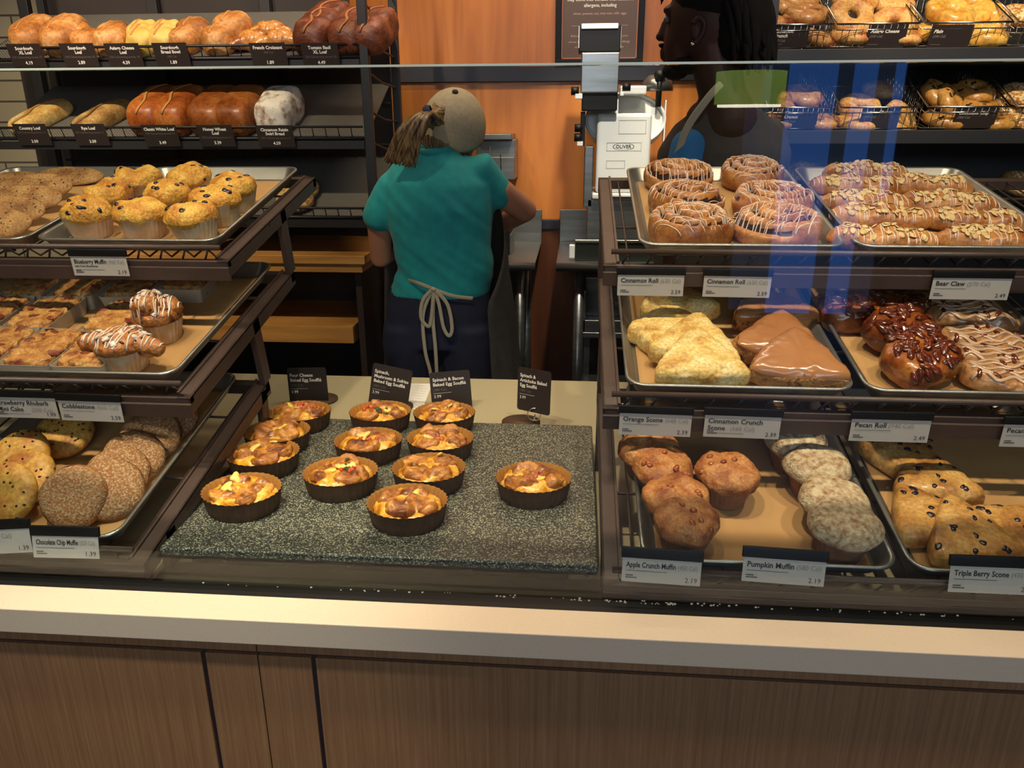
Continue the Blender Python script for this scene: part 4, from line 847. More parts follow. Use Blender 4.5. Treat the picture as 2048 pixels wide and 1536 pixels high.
RLf = pan_loaf('cinnamon_raisin_loaf', RAISIN, 9, None, .054, .088, .10, split=False, amp=.009); RLf['label'] = 'sugar dusted cinnamon raisin loaf, last on the lower bread shelf'; bput(RLf, 'b', 556, 218, .055, -8)
CL = pan_loaf('country_loaf', COUNTRY, 4, None, .042, .105, .05, pale=M('country_score', '#b0803c', rough=.6)); CL['label'] = 'pale scored country loaf at the left of the lower bread shelf'; bput(CL, 'b', 82, 232, .025, -22)
RY = pan_loaf('rye_loaf', RYE, 6, None, .042, .105, .05, pale=M('rye_score', '#7a5426', rough=.6)); RY['label'] = 'brown scored rye loaf on the lower bread shelf, right of the country loaf'; bput(RY, 'b', 206, 232, .025, -22)
def ring_bread(name, m, seed, grp, R=.036, r=.023, cat='bagel', chips=False):
    V, Fc = [], []; n, q = 32, 16
    for i in range(n):
        a = 2*pi*i/n
        for k in range(q):
            b = 2*pi*k/q; p = Vector(((R+r*cos(b))*cos(a), (R+r*cos(b))*sin(a), r*.82*sin(b)+r*.82)); d = 1+.14*nz(p, 32, seed); V.append(Vector((p.x*d, p.y*d, p.z)))
    for i in range(n):
        for k in range(q): Fc.append((i*q+k, ((i+1) % n)*q+k, ((i+1) % n)*q+(k+1) % q, i*q+(k+1) % q))
    o = mk(name, (V, Fc), m); tagit(o, 'x', cat, grp); rnd = random.Random(seed)
    if chips: mk('chocolate_chips', scatter(bvh((V, Fc)), 14, .05, .05, rnd, lambda q_: blob(.0055, .004, .0016, 10, 5, .3, 150, q_.random()), .02), CHOC, o)
    return o
ss = ring_bread('seeded_roll', SESAME, 3, 'seeded rolls on the lowest bread shelf', .03, .03, 'bread')
for px, py, lab in ((588, 398, 'nearest the wire guard'), (600, 374, 'behind the first')): bput(inst(ss, 'seeded roll on the lowest perforated shelf, ' + lab), 'c', px, py, .03)
# dark tags
def dark_tag(px, py, Y, W, H, lines, cal, price, label, lean=18, grp='dark tags on the bread shelves', it_=0, fs=.0125, al='CENTER'):
    r = mk('shelf_tag', box(0, W, -H, 0, -.001, 0), CARDB, smooth=False); tagit(r, label, 'shelf tag', grp); it = []; y = -.017 if al == 'CENTER' else -.019; cx = W/2 if al == 'CENTER' else .007
    for l in lines: it.append((textvf(l, fs, cx, y, .0005, al, .03, it_), WHITEI)); y -= fs*.95
    if cal: it.append((textvf(cal, fs*.72, cx, y, .0005, al, 0, it_), DIMI if al == 'CENTER' else GREY)); y -= fs*.9
    if price: it.append((textvf(price, fs*1.05, cx, -H+.008, .0005, al, .02), WHITEI))
    else: it.append((bar(.007, .032, -H+.0095, -H+.0088, .0005), GREY))
    lettering(r, it); p = onY(px, py, Y); r.matrix_world = Matrix.Translation(p) @ Matrix.Rotation(radians(90+lean), 4, 'X'); return r
for px, py, W, ln, cal, pr in ((10, 88, .106, ['Sourdough', 'XL Loaf'], '150 Cal/serving serves 17', '4.19'), (116, 87, .106, ['Sourdough', 'Loaf'], '150 Cal/serving serves 10', '2.89'), (206, 87, .106, ['Asiago Cheese', 'Loaf'], '150 Cal/serving serves 10', '4.39'), (302, 86, .104, ['Sourdough', 'Bread Bowl'], '660 Cal', '1.89'), (497, 86, .106, ['French Croissant'], '300 Cal', '1.89'), (600, 86, .108, ['Tomato Basil', 'XL Loaf'], '150 Cal/serving serves 20', '4.49')):
    dark_tag(px, py, BY-.038, W, .066, ln, cal, pr, 'dark tag reading ' + ' '.join(ln) + ' ' + pr + ' on the top bread shelf')
for px, py, W, ln, cal, pr in ((23, 248, .106, ['Country Loaf'], '150 Cal/serving serves 11', '3.09'), (140, 248, .106, ['Rye Loaf'], '150 Cal/serving serves 11', '3.09'), (280, 250, .11, ['Classic White Loaf'], '150 Cal/serving serves 11', '3.49'), (391, 250, .11, ['Honey Wheat', 'Loaf'], '150 Cal/serving serves 11', '3.39'), (510, 251, .112, ['Cinnamon Raisin', 'Swirl Bread'], '150 Cal/serving serves 11', '4.59')):
    dark_tag(px, py, BY-.038, W, .066, ln, cal, pr, 'dark tag reading ' + ' '.join(ln) + ' ' + pr + ' on the lower bread shelf')
# oak shelving below
xa, xb = -1.5, onY(735, 520, 2.42).x; z1 = onY(600, 507, 2.42).z; z0 = onY(600, 543, 2.40).z
wt = empty('oak_stand', (-1.1, 2.5, 0), 'oak edged stand below the bread case with dark interior', 'stand')
lp(wt, 'worktop', box(xa, xb, 2.385, 2.83, (z0+z1)/2, z1, .002), TABLEW); lp(wt, 'apron_rail', box(xa, xb-.012, 2.395, 2.82, z0, (z0+z1)/2), TABLEW)
za, zb = onY(600, 685, 2.42).z, onY(600, 652, 2.42).z; lp(wt, 'lower_shelf', box(xa, onY(706, 660, 2.42).x, 2.42, 2.82, za, zb, .001), TABLEW)
lp(wt, 'dark_carcass', join(box(xa, xb-.03, 2.80, 2.83, 0, z0), box(xa, xa+.03, 2.44, 2.8, 0, z0), box(xb-.05, xb-.03, 2.44, 2.80, 0, z0)), DARKW)

# ------------------------------------------------------------------ bagel case at the back right
GY = 2.20; XG0, XG1 = .50, 1.95
gz = {'a': onY(1800, 95, GY).z, 'b': onY(1800, 259, GY).z, 'c': 1.19}
bg = empty('bagel_case', ((XG0+XG1)/2, GY, 0), 'black bagel case with stepped shelves at the back right', 'bagel case')
BLK = M('case_black', '#121113', rough=.5)
lp(bg, 'back_panel', box(XG0, XG1, 2.60, 2.62, 0, 2.1), BLK); lp(bg, 'side_panel', box(XG0-.02, XG0, GY+.02, 2.62, 0, 2.1), BLK)
for k in 'abc': lp(bg, 'shelf', box(XG0, XG1, GY-.005, 2.599, gz[k]-.036, gz[k]-.001, .002), BLK)
def basket(k, x0, x1, label):
    W = x1-x0; D, h0, h1 = .34, .055, .16; tl = radians(10); r = empty('wire_basket', (x0, GY+.012, gz[k]+.003), label, 'basket', 'chrome wire baskets of bagels'); r.rotation_euler = (tl, 0, 0); fo = .016
    g = [tube([(0, 0, 0), (W, 0, 0), (W, D, 0), (0, D, 0)], .0022, 5, closed=True), tube([(0, -fo, h0), (W, -fo, h0), (W, D, h1), (0, D, h1)], .0028, 6, closed=True), tube([(0, -fo*.75, h0*.75), (W, -fo*.75, h0*.75)], .0018, 5)]
    for i in range(1, 12): x = W*i/12; g.append(tube([(x, -fo, h0), (x, 0, 0), (x, D, 0), (x, D, h1)], .0011, 4))
    for i in range(1, 13):
        y = D*i/13; z = h0+(h1-h0)*i/13
        for x in (0, W): g.append(tube([(x, y, 0), (x, y, z)], .0011, 4))
    for q in (.35, .7):
        for x in (0, W): g.append(tube([(x, 0, h0*q), (x, D, h1*q)], .0011, 4))
        g.append(tube([(0, D, h1*q), (W, D, h1*q)], .0011, 4))
    mk('wires', join(*g), CHROME, r); return r
def gx(px, k): return onY(px, 92 if k == 'a' else 257, GY).x
BK = [('a', 1508, 1659, 'first from the left on the top row'), ('a', 1667, 1828, 'second from the left on the top row'), ('a', 1840, 2012, 'third on the top row, holding plain bagels'), ('a', 2024, 2200, 'at the right photo edge on the top row'),
      ('b', 1530, 1650, 'first from the left on the lower row'), ('b', 1674, 1834, 'second on the lower row'), ('b', 1846, 2008, 'third on the lower row, holding chocolate chip bagels'), ('b', 2022, 2190, 'at the right photo edge on the lower row')]
for k, a, b_, lab in BK: basket(k, gx(a, k), gx(b_, k), 'chrome wire bagel basket, ' + lab)
G1 = ring_bread('cinnamon_crunch_bagel', BAGC, 2, 'cinnamon crunch bagels'); G2 = ring_bread('asiago_bagel', BAGA, 4, 'asiago bagels'); G3 = ring_bread('plain_bagel', BAGP, 6, 'plain bagels', .038, .025); G4 = ring_bread('chocolate_chip_bagel', BAGH, 8, 'chocolate chip bagels', chips=True)
def gput(pr, k, px, py, Y, tilt, yaw, label):
    o = inst(pr, label); p = onY(px, py, Y); 
    o.matrix_world = Matrix.Translation(p) @ Matrix.Rotation(radians(yaw), 4, 'Z') @ Matrix.Rotation(radians(tilt), 4, 'X') @ Matrix.Translation((0, 0, -.02)); return o
for pr, k, L_ in ((G1, 'a', [(1556, 28, 2.27, 50, 20, 'upright at the left'), (1610, 26, 2.28, 20, 0, 'upper right one'), (1570, 72, 2.26, 10, 30, 'low behind the tag'), (1630, 74, 2.26, 20, 60, 'low right one'), (1595, 6, 2.36, 15, 0, 'topmost')]),
                  (G1, 'b', [(1605, 190, 2.30, 20, 0, 'upper one'), (1595, 212, 2.27, 50, 20, 'dark red lower one'), (1555, 240, 2.26, 10, 10, 'low left one'), (1636, 243, 2.26, 10, 10, 'low right one')]),
                  (G2, 'a', [(1705, 30, 2.27, 60, 10, 'standing up at the left'), (1708, 70, 2.26, 12, 0, 'bottom left'), (1712, 4, 2.34, 15, 0, 'top left'), (1785, 46, 2.27, 40, -20, 'right one beside the tag'), (1784, 10, 2.35, 15, 0, 'top right'), (1800, 74, 2.26, 10, 0, 'bottom right')]),
                  (G2, 'b', [(1722, 216, 2.28, 35, 10, 'leaning at the left'), (1715, 244, 2.26, 10, 0, 'bottom left'), (1800, 240, 2.26, 60, 40, 'right of the tag'), (1768, 178, 2.47, 15, 0, 'far back in shade')]),
                  (G3, 'a', [(1900, 26, 2.28, 32, 10, 'large front one'), (1940, 18, 2.33, 40, 0, 'leaning behind the front one'), (1968, 42, 2.29, 45, -20, 'small right one'), (1962, 76, 2.26, 12, 0, 'bottom right one'), (1868, 66, 2.26, 12, 0, 'bottom left one'), (1905, -8, 2.40, 20, 0, 'at the top photo edge')]),
                  (G4, 'b', [(1882, 192, 2.30, 40, 40, 'upper left, leaning'), (1946, 182, 2.33, 22, 0, 'topmost'), (1905, 208, 2.27, 55, 50, 'centre, leaning'), (1962, 212, 2.29, 18, 0, 'right one'), (1888, 238, 2.26, 15, 30, 'bottom left'), (1985, 240, 2.26, 14, 0, 'bottom right')])):
    for px, py, Y, t_, yw, lab in L_:
        nm = pr.name.split('.')[0].replace('_', ' '); row = 'top' if k == 'a' else 'lower'; gput(pr, k, px, py, Y, t_, yw, '%s in the %s basket row, %s' % (nm, row, lab))
SB = ring_bread('seeded_bagel', SESAME, 12, 'seeded bagels at the right edge'); 
for px, py, Y, lab in ((2046, 30, 2.27, 'top row at the photo edge'), (2044, 188, 2.3, 'lower row, upper one at the photo edge'), (2048, 236, 2.26, 'lower row, bottom one at the photo edge'), (2042, 366, 2.30, 'on the lowest shelf above the tray corner'), (1610, 345, 2.45, 'far back on the lowest shelf')): gput(SB, 'b', px, py, Y, 20, 0, 'seeded bagel, ' + lab)
for px, py, W, ln, cal, row in ((1545, 50, .094, ['Cinnamon', 'Crunch'], '(420 Cal)', 'top'), (1739, 50, .096, ['Asiago Cheese'], '(330 Cal)', 'top'), (1866, 50, .100, ['Plain'], '(290 Cal)', 'top'), (1566, 214, .094, ['Cinnamon', 'Crunch'], '(430 Cal)', 'lower'), (1727, 213, .098, ['Asiago Cheese'], '(330 Cal)', 'lower'), (1916, 214, .104, ['Chocolate Chip'], '(380 Cal)', 'lower')):
    dark_tag(px, py, GY-.012, W, .056, ln, cal, None, 'dark tag reading ' + ' '.join(ln) + ' on the ' + row + ' bagel row', 22, 'dark tags on the bagel baskets', .25, .0115, 'LEFT')

# ------------------------------------------------------------------ framed notice
p0 = onY(1110, 131, WY-.02); p1 = onY(1285, 127, WY-.02); FW = p1.x-p0.x; FH = .46; ps = empty('framed_notice', (p0.x, WY-.003, p0.z), 'black framed allergen notice on the orange wood wall', 'notice')
def pl_(n, vf, m, par=ps, sm=False): return mk(n, vf, m, par, sm)
pl_('frame', join(box(0, FW, -.022, 0, 0, .022, .002), box(0, FW, -.022, 0, FH-.022, FH, .002), box(0, .022, -.022, 0, .022, FH-.022, .002), box(FW-.022, FW, -.022, 0, .022, FH-.022, .002)), BLACKP)
pr_ = pl_('print', box(.022, FW-.022, -.008, -.004, .022, FH-.022), M('notice_brown', '#5f4c44', rough=.5))
def T3(vf): return [Vector((v[0], -.0085, v[1])) for v in vf[0]], vf[1]
it = []; k = FW/175.; cx = FW*.5
def py2z(py): return (130-py)*k*1.07
for t_, py, sz, m in (('Many of our products contain or', 9, .0118, WHITEI), ('may come into contact with common', 20, .0118, WHITEI), ('allergens, including', 30, .0118, WHITEI), ('wheat, peanuts, soy, tree nuts, milk, eggs,', 43, .0088, M('pale_pink_ink', '#c9a79c', rough=.6)), ('Before placing your order, please inform your', 81, .0085, M('pale_pink_ink', '')), ('server if a person in your party has a food allergy', 91, .0085, MATS['pale_pink_ink']), ('so that we can share our allergen guide', 100, .0085, MATS['pale_pink_ink']), ('prior to your order', 110, .0085, MATS['pale_pink_ink'])):
    it.append((T3(textvf(t_, sz*1.35, cx, py2z(py), 0, 'CENTER', .012 if sz > .01 else 0)), m))
it.append((T3(bar(FW*.18, FW*.82, py2z(62), py2z(61.5), 0)), MATS['pale_pink_ink']))
it.append((join(*[T3(b) for b in (bar(.024, .0265, .024, FH-.024, 0), bar(FW-.0265, FW-.024, .024, FH-.024, 0), bar(.024, FW-.024, .024, .0265, 0))]), M('coral_line', '#d2785a', rough=.5)))
lettering(pr_, it)

# ------------------------------------------------------------------ steel tables
TZ = onY(1150, 528, 2.64).z
def stable(name, x0, x1, label, legs, zt=TZ):
    r = empty(name, ((x0+x1)/2, 2.9, 0), label, 'steel table', 'stainless prep tables by the back wall'); zb = onY(1100, 418, 3.17).z
    lp(r, 'top', box(x0, x1, 2.65, 3.16, zt-.004, zt, .001), STEEL)
    lp(r, 'rolled_edge', tube([(x0, 2.645, zt-.012), (x1, 2.645, zt-.012)], .0145, 14), STEEL, True)
    lp(r, 'backsplash', box(x0, x1, 3.150, 3.170, zt, zb, .002), STEEL)
    for x in legs:
        for y in (2.70, 3.10): lp(r, 'leg', tube([(x, y, 0), (x, y, zt-.004)], .019, 14), STEEL, True)
    lp(r, 'undershelf', box(min(legs)+.0, max(legs), 2.68, 3.12, .52, .535, .001), STEEL); return r
stable('steel_table', xb+.03, onY(1070, 535, 2.64).x, 'stainless steel prep table in front of the woman, its right end by the dark gap', (onY(789, 620, 2.7).x, onY(1039, 620, 2.7).x))
stable('steel_table', onY(1112, 535, 2.64).x, 1.0, 'stainless steel prep table carrying the bread slicer', (onY(1157, 620, 2.7).x, .9))
sx0 = onY(1165, 600, 2.72).x; o = mk('steel_bin', join(box(sx0, sx0+.22, 2.70, 2.715, .72, .765, .002), box(sx0, sx0+.22, 2.95, 2.965, .72, .87, .002), box(sx0, sx0+.012, 2.70, 2.965, .72, .87, .002), box(sx0+.208, sx0+.22, 2.70, 2.965, .72, .87, .002), box(sx0, sx0+.22, 2.70, 2.965, .70, .72, .002), *[box(x, x+.02, 2.72, 2.94, .5355, .70) for x in (sx0+.01, sx0+.19)]), STEEL, smooth=False)
tagit(o, 'open steel bin on the shelf under the slicer table', 'bin')
# black appliance and steel dispenser beside the woman
a0 = onY(985, 500, 2.85); a1 = onY(1020, 440, 2.85); ap = empty('black_appliance', (a0.x, 2.85, TZ), 'small black appliance standing on the steel table by the woman', 'appliance')
lp(ap, 'body', box(a0.x-.05, a1.x, 2.80, 3.0, TZ+.0003, a1.z, .006), BLACKP); lp(ap, 'side_plate', box(a1.x+.0005, a1.x+.006, 2.82, 2.98, TZ+.0005, a1.z-.05, .001), STEEL); lp(ap, 'switch', box(a1.x-.03, a1.x-.015, 2.796, 2.80, TZ+.06, TZ+.09, .001), CHROME)
d0 = onY(950, 360, 3.0); d1 = onY(1028, 268, 3.0); dp = empty('steel_dispenser', (d0.x, 3.1, d0.z), 'stainless dispenser box on the orange wall beside the woman', 'dispenser')
lp(dp, 'housing', join(box(d0.x, d1.x, 3.02, WY-.001, d0.z, (d0.z+d1.z)/2, .002), box(d0.x, d1.x, 3.06, WY-.001, (d0.z+d1.z)/2, d1.z-.02, .002)), STEEL); lp(dp, 'lid', box(d0.x-.0, d1.x-.01, 3.0, WY-.001, d1.z-.02, d1.z, .002), STEEL); lp(dp, 'wire_handle', tube([(d1.x-.09, 3.015, d1.z-.04), (d1.x-.09, 2.99, d1.z-.07), (d1.x-.05, 2.99, d1.z-.07), (d1.x-.05, 3.015, d1.z-.14)], .002, 6), BLACKM)

# ------------------------------------------------------------------ bread slicer
SY = 2.78; sc0 = onY(1250, 398, SY); sr = empty('bread_slicer', (sc0.x, 2.95, TZ), 'white bread slicer with tall steel hopper on the steel table', 'slicer')
def q(px, py, Y=SY): return onY(px, py, Y)
def qbox(a, b_, Y0, Y1, bv=0, Yr=None):
    A_ = q(*a, Y0); B_ = q(*b_, Y0); return box(min(A_.x, B_.x), max(A_.x, B_.x), Y0, Y1, min(A_.z, B_.z), max(A_.z, B_.z), bv)
lp(sr, 'cabinet', qbox((1190, 386), (1305, 226), SY, SY+.05, .012), WHITEM); lp(sr, 'motor_housing', qbox((1194, 386), (1301, 300), SY+.0505, 3.02, .006), WHITEM)
lp(sr, 'foot_plate', qbox((1184, 399), (1310, 387), SY-.012, 3.04, .006), WHITEM)
lp(sr, 'pedestal', box(sc0.x-.13, sc0.x+.12, 2.80, 3.03, TZ+.0003, q(1250, 400).z, .003), STEEL)
cc = q(1250, 242, SY+.03); rr = (q(1331, 242, SY+.03).x-q(1166, 242, SY+.03).x)/2
cc = q(1250, 243, SY+.10)
gd = tr(join(lathe([(rr, -.07), (rr, .03), (rr-.004, .036), (rr-.010, .03), (rr-.012, .012)], 60, sy=.66), lathe([(.001, .016), (rr*.5, .016), (rr-.011, .013)], 60, sy=.66)), Matrix.Translation(cc) @ Matrix.Rotation(radians(78), 4, 'X'))
lp(sr, 'blade_guard', gd, WHITEM, True)
lp(sr, 'top_plate', qbox((1240, 190), (1294, 171), SY+.02, SY+.12, .006), WHITEM)
lp(sr, 'blade_frame', join(qbox((1163, 222), (1236, 178), SY-.03, SY+.08, .004), qbox((1160, 292), (1171, 223), SY-.02, SY+.08, .002)), BLACKP)
lp(sr, 'hopper', qbox((1161, 186), (1240, 104), SY-.04, SY+.10, .004), STEEL)
hp = qbox((1157, 104), (1243, 48), SY-.02, SY+.10, .004); lp(sr, 'hopper_mouth', hp, BLACKP)
lp(sr, 'white_lip', qbox((1163, 58), (1237, 46), SY-.026, SY-.0195, .002), WHITEM); lp(sr, 'white_edge', qbox((1157, 96), (1159, 52), SY-.026, SY-.0195), WHITEM); lp(sr, 'white_edge', qbox((1241, 96), (1243, 52), SY-.026, SY-.0195), WHITEM)
for px, py in ((1150, 182), (1157, 256), (1156, 275), (1253, 174)): lp(sr, 'knob', tr(cyl(.013, -.013, .013, 16), Matrix.Translation(q(px, py, SY-.03)) @ Matrix.Rotation(pi/2, 4, 'Y')), BLACKP, True)
for a, b_ in (((1150, 198), (1165, 187)), ((1154, 292), (1166, 283)), ((1240, 192), (1248, 184))): lp(sr, 'bracket', qbox(a, b_, SY-.04, SY-.015, .002), WHITEM)
lp(sr, 'side_column', qbox((1166, 415), (1188, 292), SY+.02, SY+.14, .004), STEEL); lp(sr, 'rear_column', qbox((1322, 400), (1331, 200), SY+.06, SY+.10, .004), WHITEM)
kb = q(1320, 150, SY+.05); lp(sr, 'lever_ball', tr(blob(.020, .020, .020, 20, 14), Matrix.Translation(kb)), BLACKP, True); lp(sr, 'lever_stem', tube([kb, kb+Vector((0, .01, -.10))], .010, 10), BLACKP, True)
lp(sr, 'rear_dome', tr(capped(lathe([(.055, 0), (.05, .03), (.03, .05), (.005, .055)], 30), 30), Matrix.Translation(q(1314, 182, SY+.10))), STEEL, True)
pz_ = [(1237, 268, 1293, 240), (1213, 302, 1283, 285), (1212, 337, 1250, 321)]; it = []
def onface(vf): return [Vector((v[0], SY-.0012, v[1])) for v in vf[0]], vf[1]
for a, b_, c, d in pz_:
    A_ = q(a, b_); B_ = q(c, d); e = .0012
    it.append((join(*[onface(z_) for z_ in (bar(A_.x, B_.x, A_.z, A_.z+e, 0), bar(A_.x, B_.x, B_.z-e, B_.z, 0), bar(A_.x, A_.x+e, A_.z, B_.z, 0), bar(B_.x-e, B_.x, A_.z, B_.z, 0))]), GREY))
OV = q(1247, 293); it.append((onface(textvf('OLIVER', .016, OV.x, OV.z-.0055, 0, 'CENTER', .01)), INK)); n = 40
it.append((([Vector((OV.x+r_*cos(2*pi*i/n), SY-.0012, OV.z+r_*.33*sin(2*pi*i/n))) for r_ in (.034, .036) for i in range(n)], [(i, (i+1) % n, n+(i+1) % n, n+i) for i in range(n)]), INK))
A_ = q(1242, 376); B_ = q(1254, 363); it.append((onface(bar(A_.x, B_.x, A_.z, B_.z, 0)), M('blue_sticker', '#27406e', rough=.5)))
L0 = Vector(sr.location); lettering(sr, [(([Vector(v)-L0 for v in vf[0]], vf[1]), m) for vf, m in it])
ft = empty('slicer_tray', (q(1150, 500, 2.7).x, 2.7, TZ), 'low steel tray with rounded white tab in front of the slicer', 'tray')
lp(ft, 'tray', join(box(q(1150, 500, 2.7).x, .55, 2.70, 2.76, TZ+.0004, q(1180, 483, 2.7).z, .003)), M('dark_steel', '#3a3f3a', rough=.3, metal=.7)); lp(ft, 'tab', qbox((1138, 517), (1150, 490), 2.69, 2.71, .004), WHITEM); lp(ft, 'edge', qbox((1150, 484), (1300, 481), 2.693, 2.70, .001), CHROME)

# ------------------------------------------------------------------ people
def remesh(name, vf, mat, parent, vox=.008, it=6, wr=None, loc=None):
    me = bpy.data.meshes.new('t'); L0 = Vector(parent.location) if parent else Vector((0, 0, 0)); me.from_pydata([tuple(Vector(v)-L0) for v in vf[0]], [], vf[1]); o = bpy.data.objects.new('t', me); COL.objects.link(o)
    bm = bmesh.new(); bm.from_mesh(me); bmesh.ops.recalc_face_normals(bm, faces=bm.faces); bm.to_mesh(me); bm.free()
    m = o.modifiers.new('r', 'REMESH'); m.mode = 'VOXEL'; m.voxel_size = vox; m.adaptivity = 0; s_ = o.modifiers.new('s', 'SMOOTH'); s_.factor = .6; s_.iterations = it
    bpy.context.view_layer.update(); r = bpy.data.meshes.new_from_object(o.evaluated_get(bpy.context.evaluated_depsgraph_get())); bpy.data.objects.remove(o)
    if wr:
        N_ = [v.normal.copy() for v in r.vertices]
        for v, n_ in zip(r.vertices, N_): v.co += n_*wr(v.co+L0)
    r.materials.clear(); r.materials.append(mat); r.polygons.foreach_set('use_smooth', [True]*len(r.polygons)); r.update()
    b = bpy.data.objects.new(name, r); COL.objects.link(b)
    if parent: b.parent = parent
    return b
def loft(R_, n=28, e=2.3):
    """R_: (center, half width, half depth) horizontal rings"""
    V = []; 
    for c, a, b_ in R_:
        for k in range(n): t = 2*pi*k/n; s = (abs(cos(t))**e+abs(sin(t))**e)**(-1/e); V.append(Vector(c)+Vector((a*s*cos(t), b_*s*sin(t), 0)))
    Fc = []
    for i in range(len(R_)-1):
        for k in range(n): Fc.append((i*n+k, i*n+(k+1) % n, (i+1)*n+(k+1) % n, (i+1)*n+k))
    m = len(R_); return V, Fc+[tuple(range(n-1, -1, -1)), tuple((m-1)*n+k for k in range(n))]
def limb(pts, rad, n=16): return join(tube(pts, rad, n), tr(blob(rad[0], rad[0], rad[0], n, 8), Matrix.Translation(pts[0])), tr(blob(rad[-1], rad[-1], rad[-1], n, 8), Matrix.Translation(pts[-1])))
def hand(wr_, dirv, up, s=1.0):
    """palm with five separate curled fingers"""
    d = Vector(dirv).normalized(); u = Vector(up).normalized(); sd = d.cross(u).normalized(); u = sd.cross(d).normalized(); w0 = Vector(wr_)
    L_ = [limb([w0, w0+d*.035*s, w0+d*.075*s], [.024*s, .030*s, .032*s], 12)]
    L_ = [tr(L_[0], Matrix.Identity(4))]
    for k, (off, ln) in enumerate(((-.027, .062), (-.009, .074), (.009, .070), (.026, .056))):
        b_ = w0+d*.085*s+sd*off*s; L_.append(limb([b_-d*.02*s, b_+d*ln*.35*s-u*.004*s, b_+d*ln*.65*s-u*.018*s, b_+d*ln*.8*s-u*.036*s], [.0092*s, .0088*s, .008*s, .007*s], 10))
    b_ = w0+d*.025*s-sd*.026*s; L_.append(limb([b_, b_+d*.025*s-sd*.018*s-u*.008*s, b_+d*.052*s-sd*.020*s-u*.02*s], [.012*s, .0105*s, .009*s], 10)); return join(*L_)
WYc = 2.28
def wq(px, py, Y=WYc): return onY(px, py, Y)
wk = empty('person', (wq(880, 600).x, WYc, 0), 'woman seen from behind in teal polo, khaki cap and ponytail, working at a steel table', 'person')
sho = wq(868, 330); wst = wq(893, 545); hip = wq(880, 620)
lsh, rsh = wq(785, 345), wq(958, 335)
lse, rse = wq(758, 432, 2.28), wq(1000, 385, 2.32); lel = wq(762, 512, 2.33); rel = wq(1050, 420, 2.38)
lha = Vector((hip.x-.05, 2.58, TZ+.075)); rha = Vector((hip.x+.07, 2.60, TZ+.085)); lwr = lha+Vector((-.06, -.07, .02)); rwr = rha+Vector((.08, -.06, .05))
head = wq(905, 262, 2.36)+Vector((0, 0, 0)); neck = wq(868, 296, 2.31)
legs = []
for s in (-1, 1): legs.append(loft([((hip.x+s*.075, WYc, .02), .045, .05), ((hip.x+s*.075, WYc+.0, .12), .042, .045), ((hip.x+s*.08, WYc+.01, .30), .055, .06), ((hip.x+s*.08, WYc, .48), .058, .062), ((hip.x+s*.082, WYc, .80), .085, .095), ((hip.x+s*.07, WYc, .88), .09, .11)]))
torso = [((hip.x, WYc, .82), .165, .115), ((hip.x, WYc, .92), .165, .115), ((wst.x, WYc, 1.03), .138, .100), ((wst.x-.01, WYc, 1.10), .138, .100), ((sho.x+.01, WYc+.01, 1.20), .154, .105), ((sho.x+.008, WYc+.02, 1.27), .156, .095), ((sho.x, WYc+.025, 1.325), .12, .070), ((neck.x, WYc+.03, 1.365), .06, .055)]
def shrink(R_, k): return [(c, a*k, b_*k) for c, a, b_ in R_]
body = join(loft(shrink(torso, .87)), *[([Vector((v.x, v.y, v.z)) for v in l[0]], l[1]) for l in []], *[([Vector((hip.x+(v.x-hip.x)*.94, WYc+(v.y-WYc)*.8, v.z)) for v in l[0]], l[1]) for l in legs], limb([Vector((neck.x, WYc+.03, 1.30)), head-Vector((0, 0, .03))], [.050, .048]),
  tr(blob(.072, .088, .098, 24, 16), Matrix.Translation(head) @ Matrix.Rotation(radians(25), 4, 'X')), limb([lsh+Vector((.025, .015, -.07)), lse, lel, lwr], [.036, .041, .038, .026]), limb([rsh+Vector((-.03, .015, -.03)), rse, rel, rwr], [.036, .043, .038, .027]),
  hand(lwr, lha-lwr, (0, 0, 1)), hand(rwr, rha-rwr, (0, 0, 1)), tr(blob(.008, .016, .014, 10, 6), Matrix.Translation(head+Vector((.0, .088, -.03)))), tr(blob(.008, .014, .026, 12, 8), Matrix.Translation(head+Vector((.068, .01, -.02)))))
remesh('body', body, SKIN, wk, .006, 4)
def wrk(p):
    a = noise.noise(Vector((p.x*6, p.y*6, p.z*34+p.x*22)))*.0065*max(0, 1-abs(p.z-1.05)/.17); b_ = noise.noise(Vector((p.x*26+p.z*26, p.y*8, p.z*5)))*.004*max(0, 1-abs(p.z-1.22)/.14); return a+b_
tz0 = wst.z-.035
hz_ = wq(880, 586).z; sht = [((hip.x+.0, WYc, hz_), .152, .116)] + [(c, a*1.02+.004, b_*1.03+.008) for c, a, b_ in torso[2:]]
shirt = join(loft(sht), limb([lsh+Vector((.03, .02, -.03)), lsh+Vector((0, .01, -.05)), lse], [.058, .056, .050]), limb([rsh+Vector((-.04, .02, -.03)), rsh+Vector((0, .02, -.01)), rse+Vector((-.012, 0, 0))], [.060, .058, .052]))
remesh('polo_shirt', shirt, TEAL, wk, .007, 7, wrk)
def wl(n, vf, m, sm=True): return lp(wk, n, vf, m, sm)
wl('collar', tube([Vector((neck.x+.064*cos(a), WYc+.03+.062*sin(a), 1.362+.010*sin(a)+.004*cos(a))) for a in [2*pi*k/30 for k in range(30)]], .011, 8, closed=True, flat=1.5), TEAL)
tr_ = [((hip.x, WYc, .80), .166, .122), ((hip.x, WYc, .90), .164, .121), ((hip.x+.003, WYc, hz_+.03), .146, .110)]
pants = join(loft(tr_), *[loft([((hip.x+s*.075, WYc, .03), .062, .07), ((hip.x+s*.08, WYc, .3), .070, .075), ((hip.x+s*.082, WYc, .5), .076, .08), ((hip.x+s*.084, WYc, .80), .094, .115), ((hip.x+s*.08, WYc, .86), .092, .118)]) for s in (-1, 1)])
remesh('trousers', pants, NAVY, wk, .008, 6)
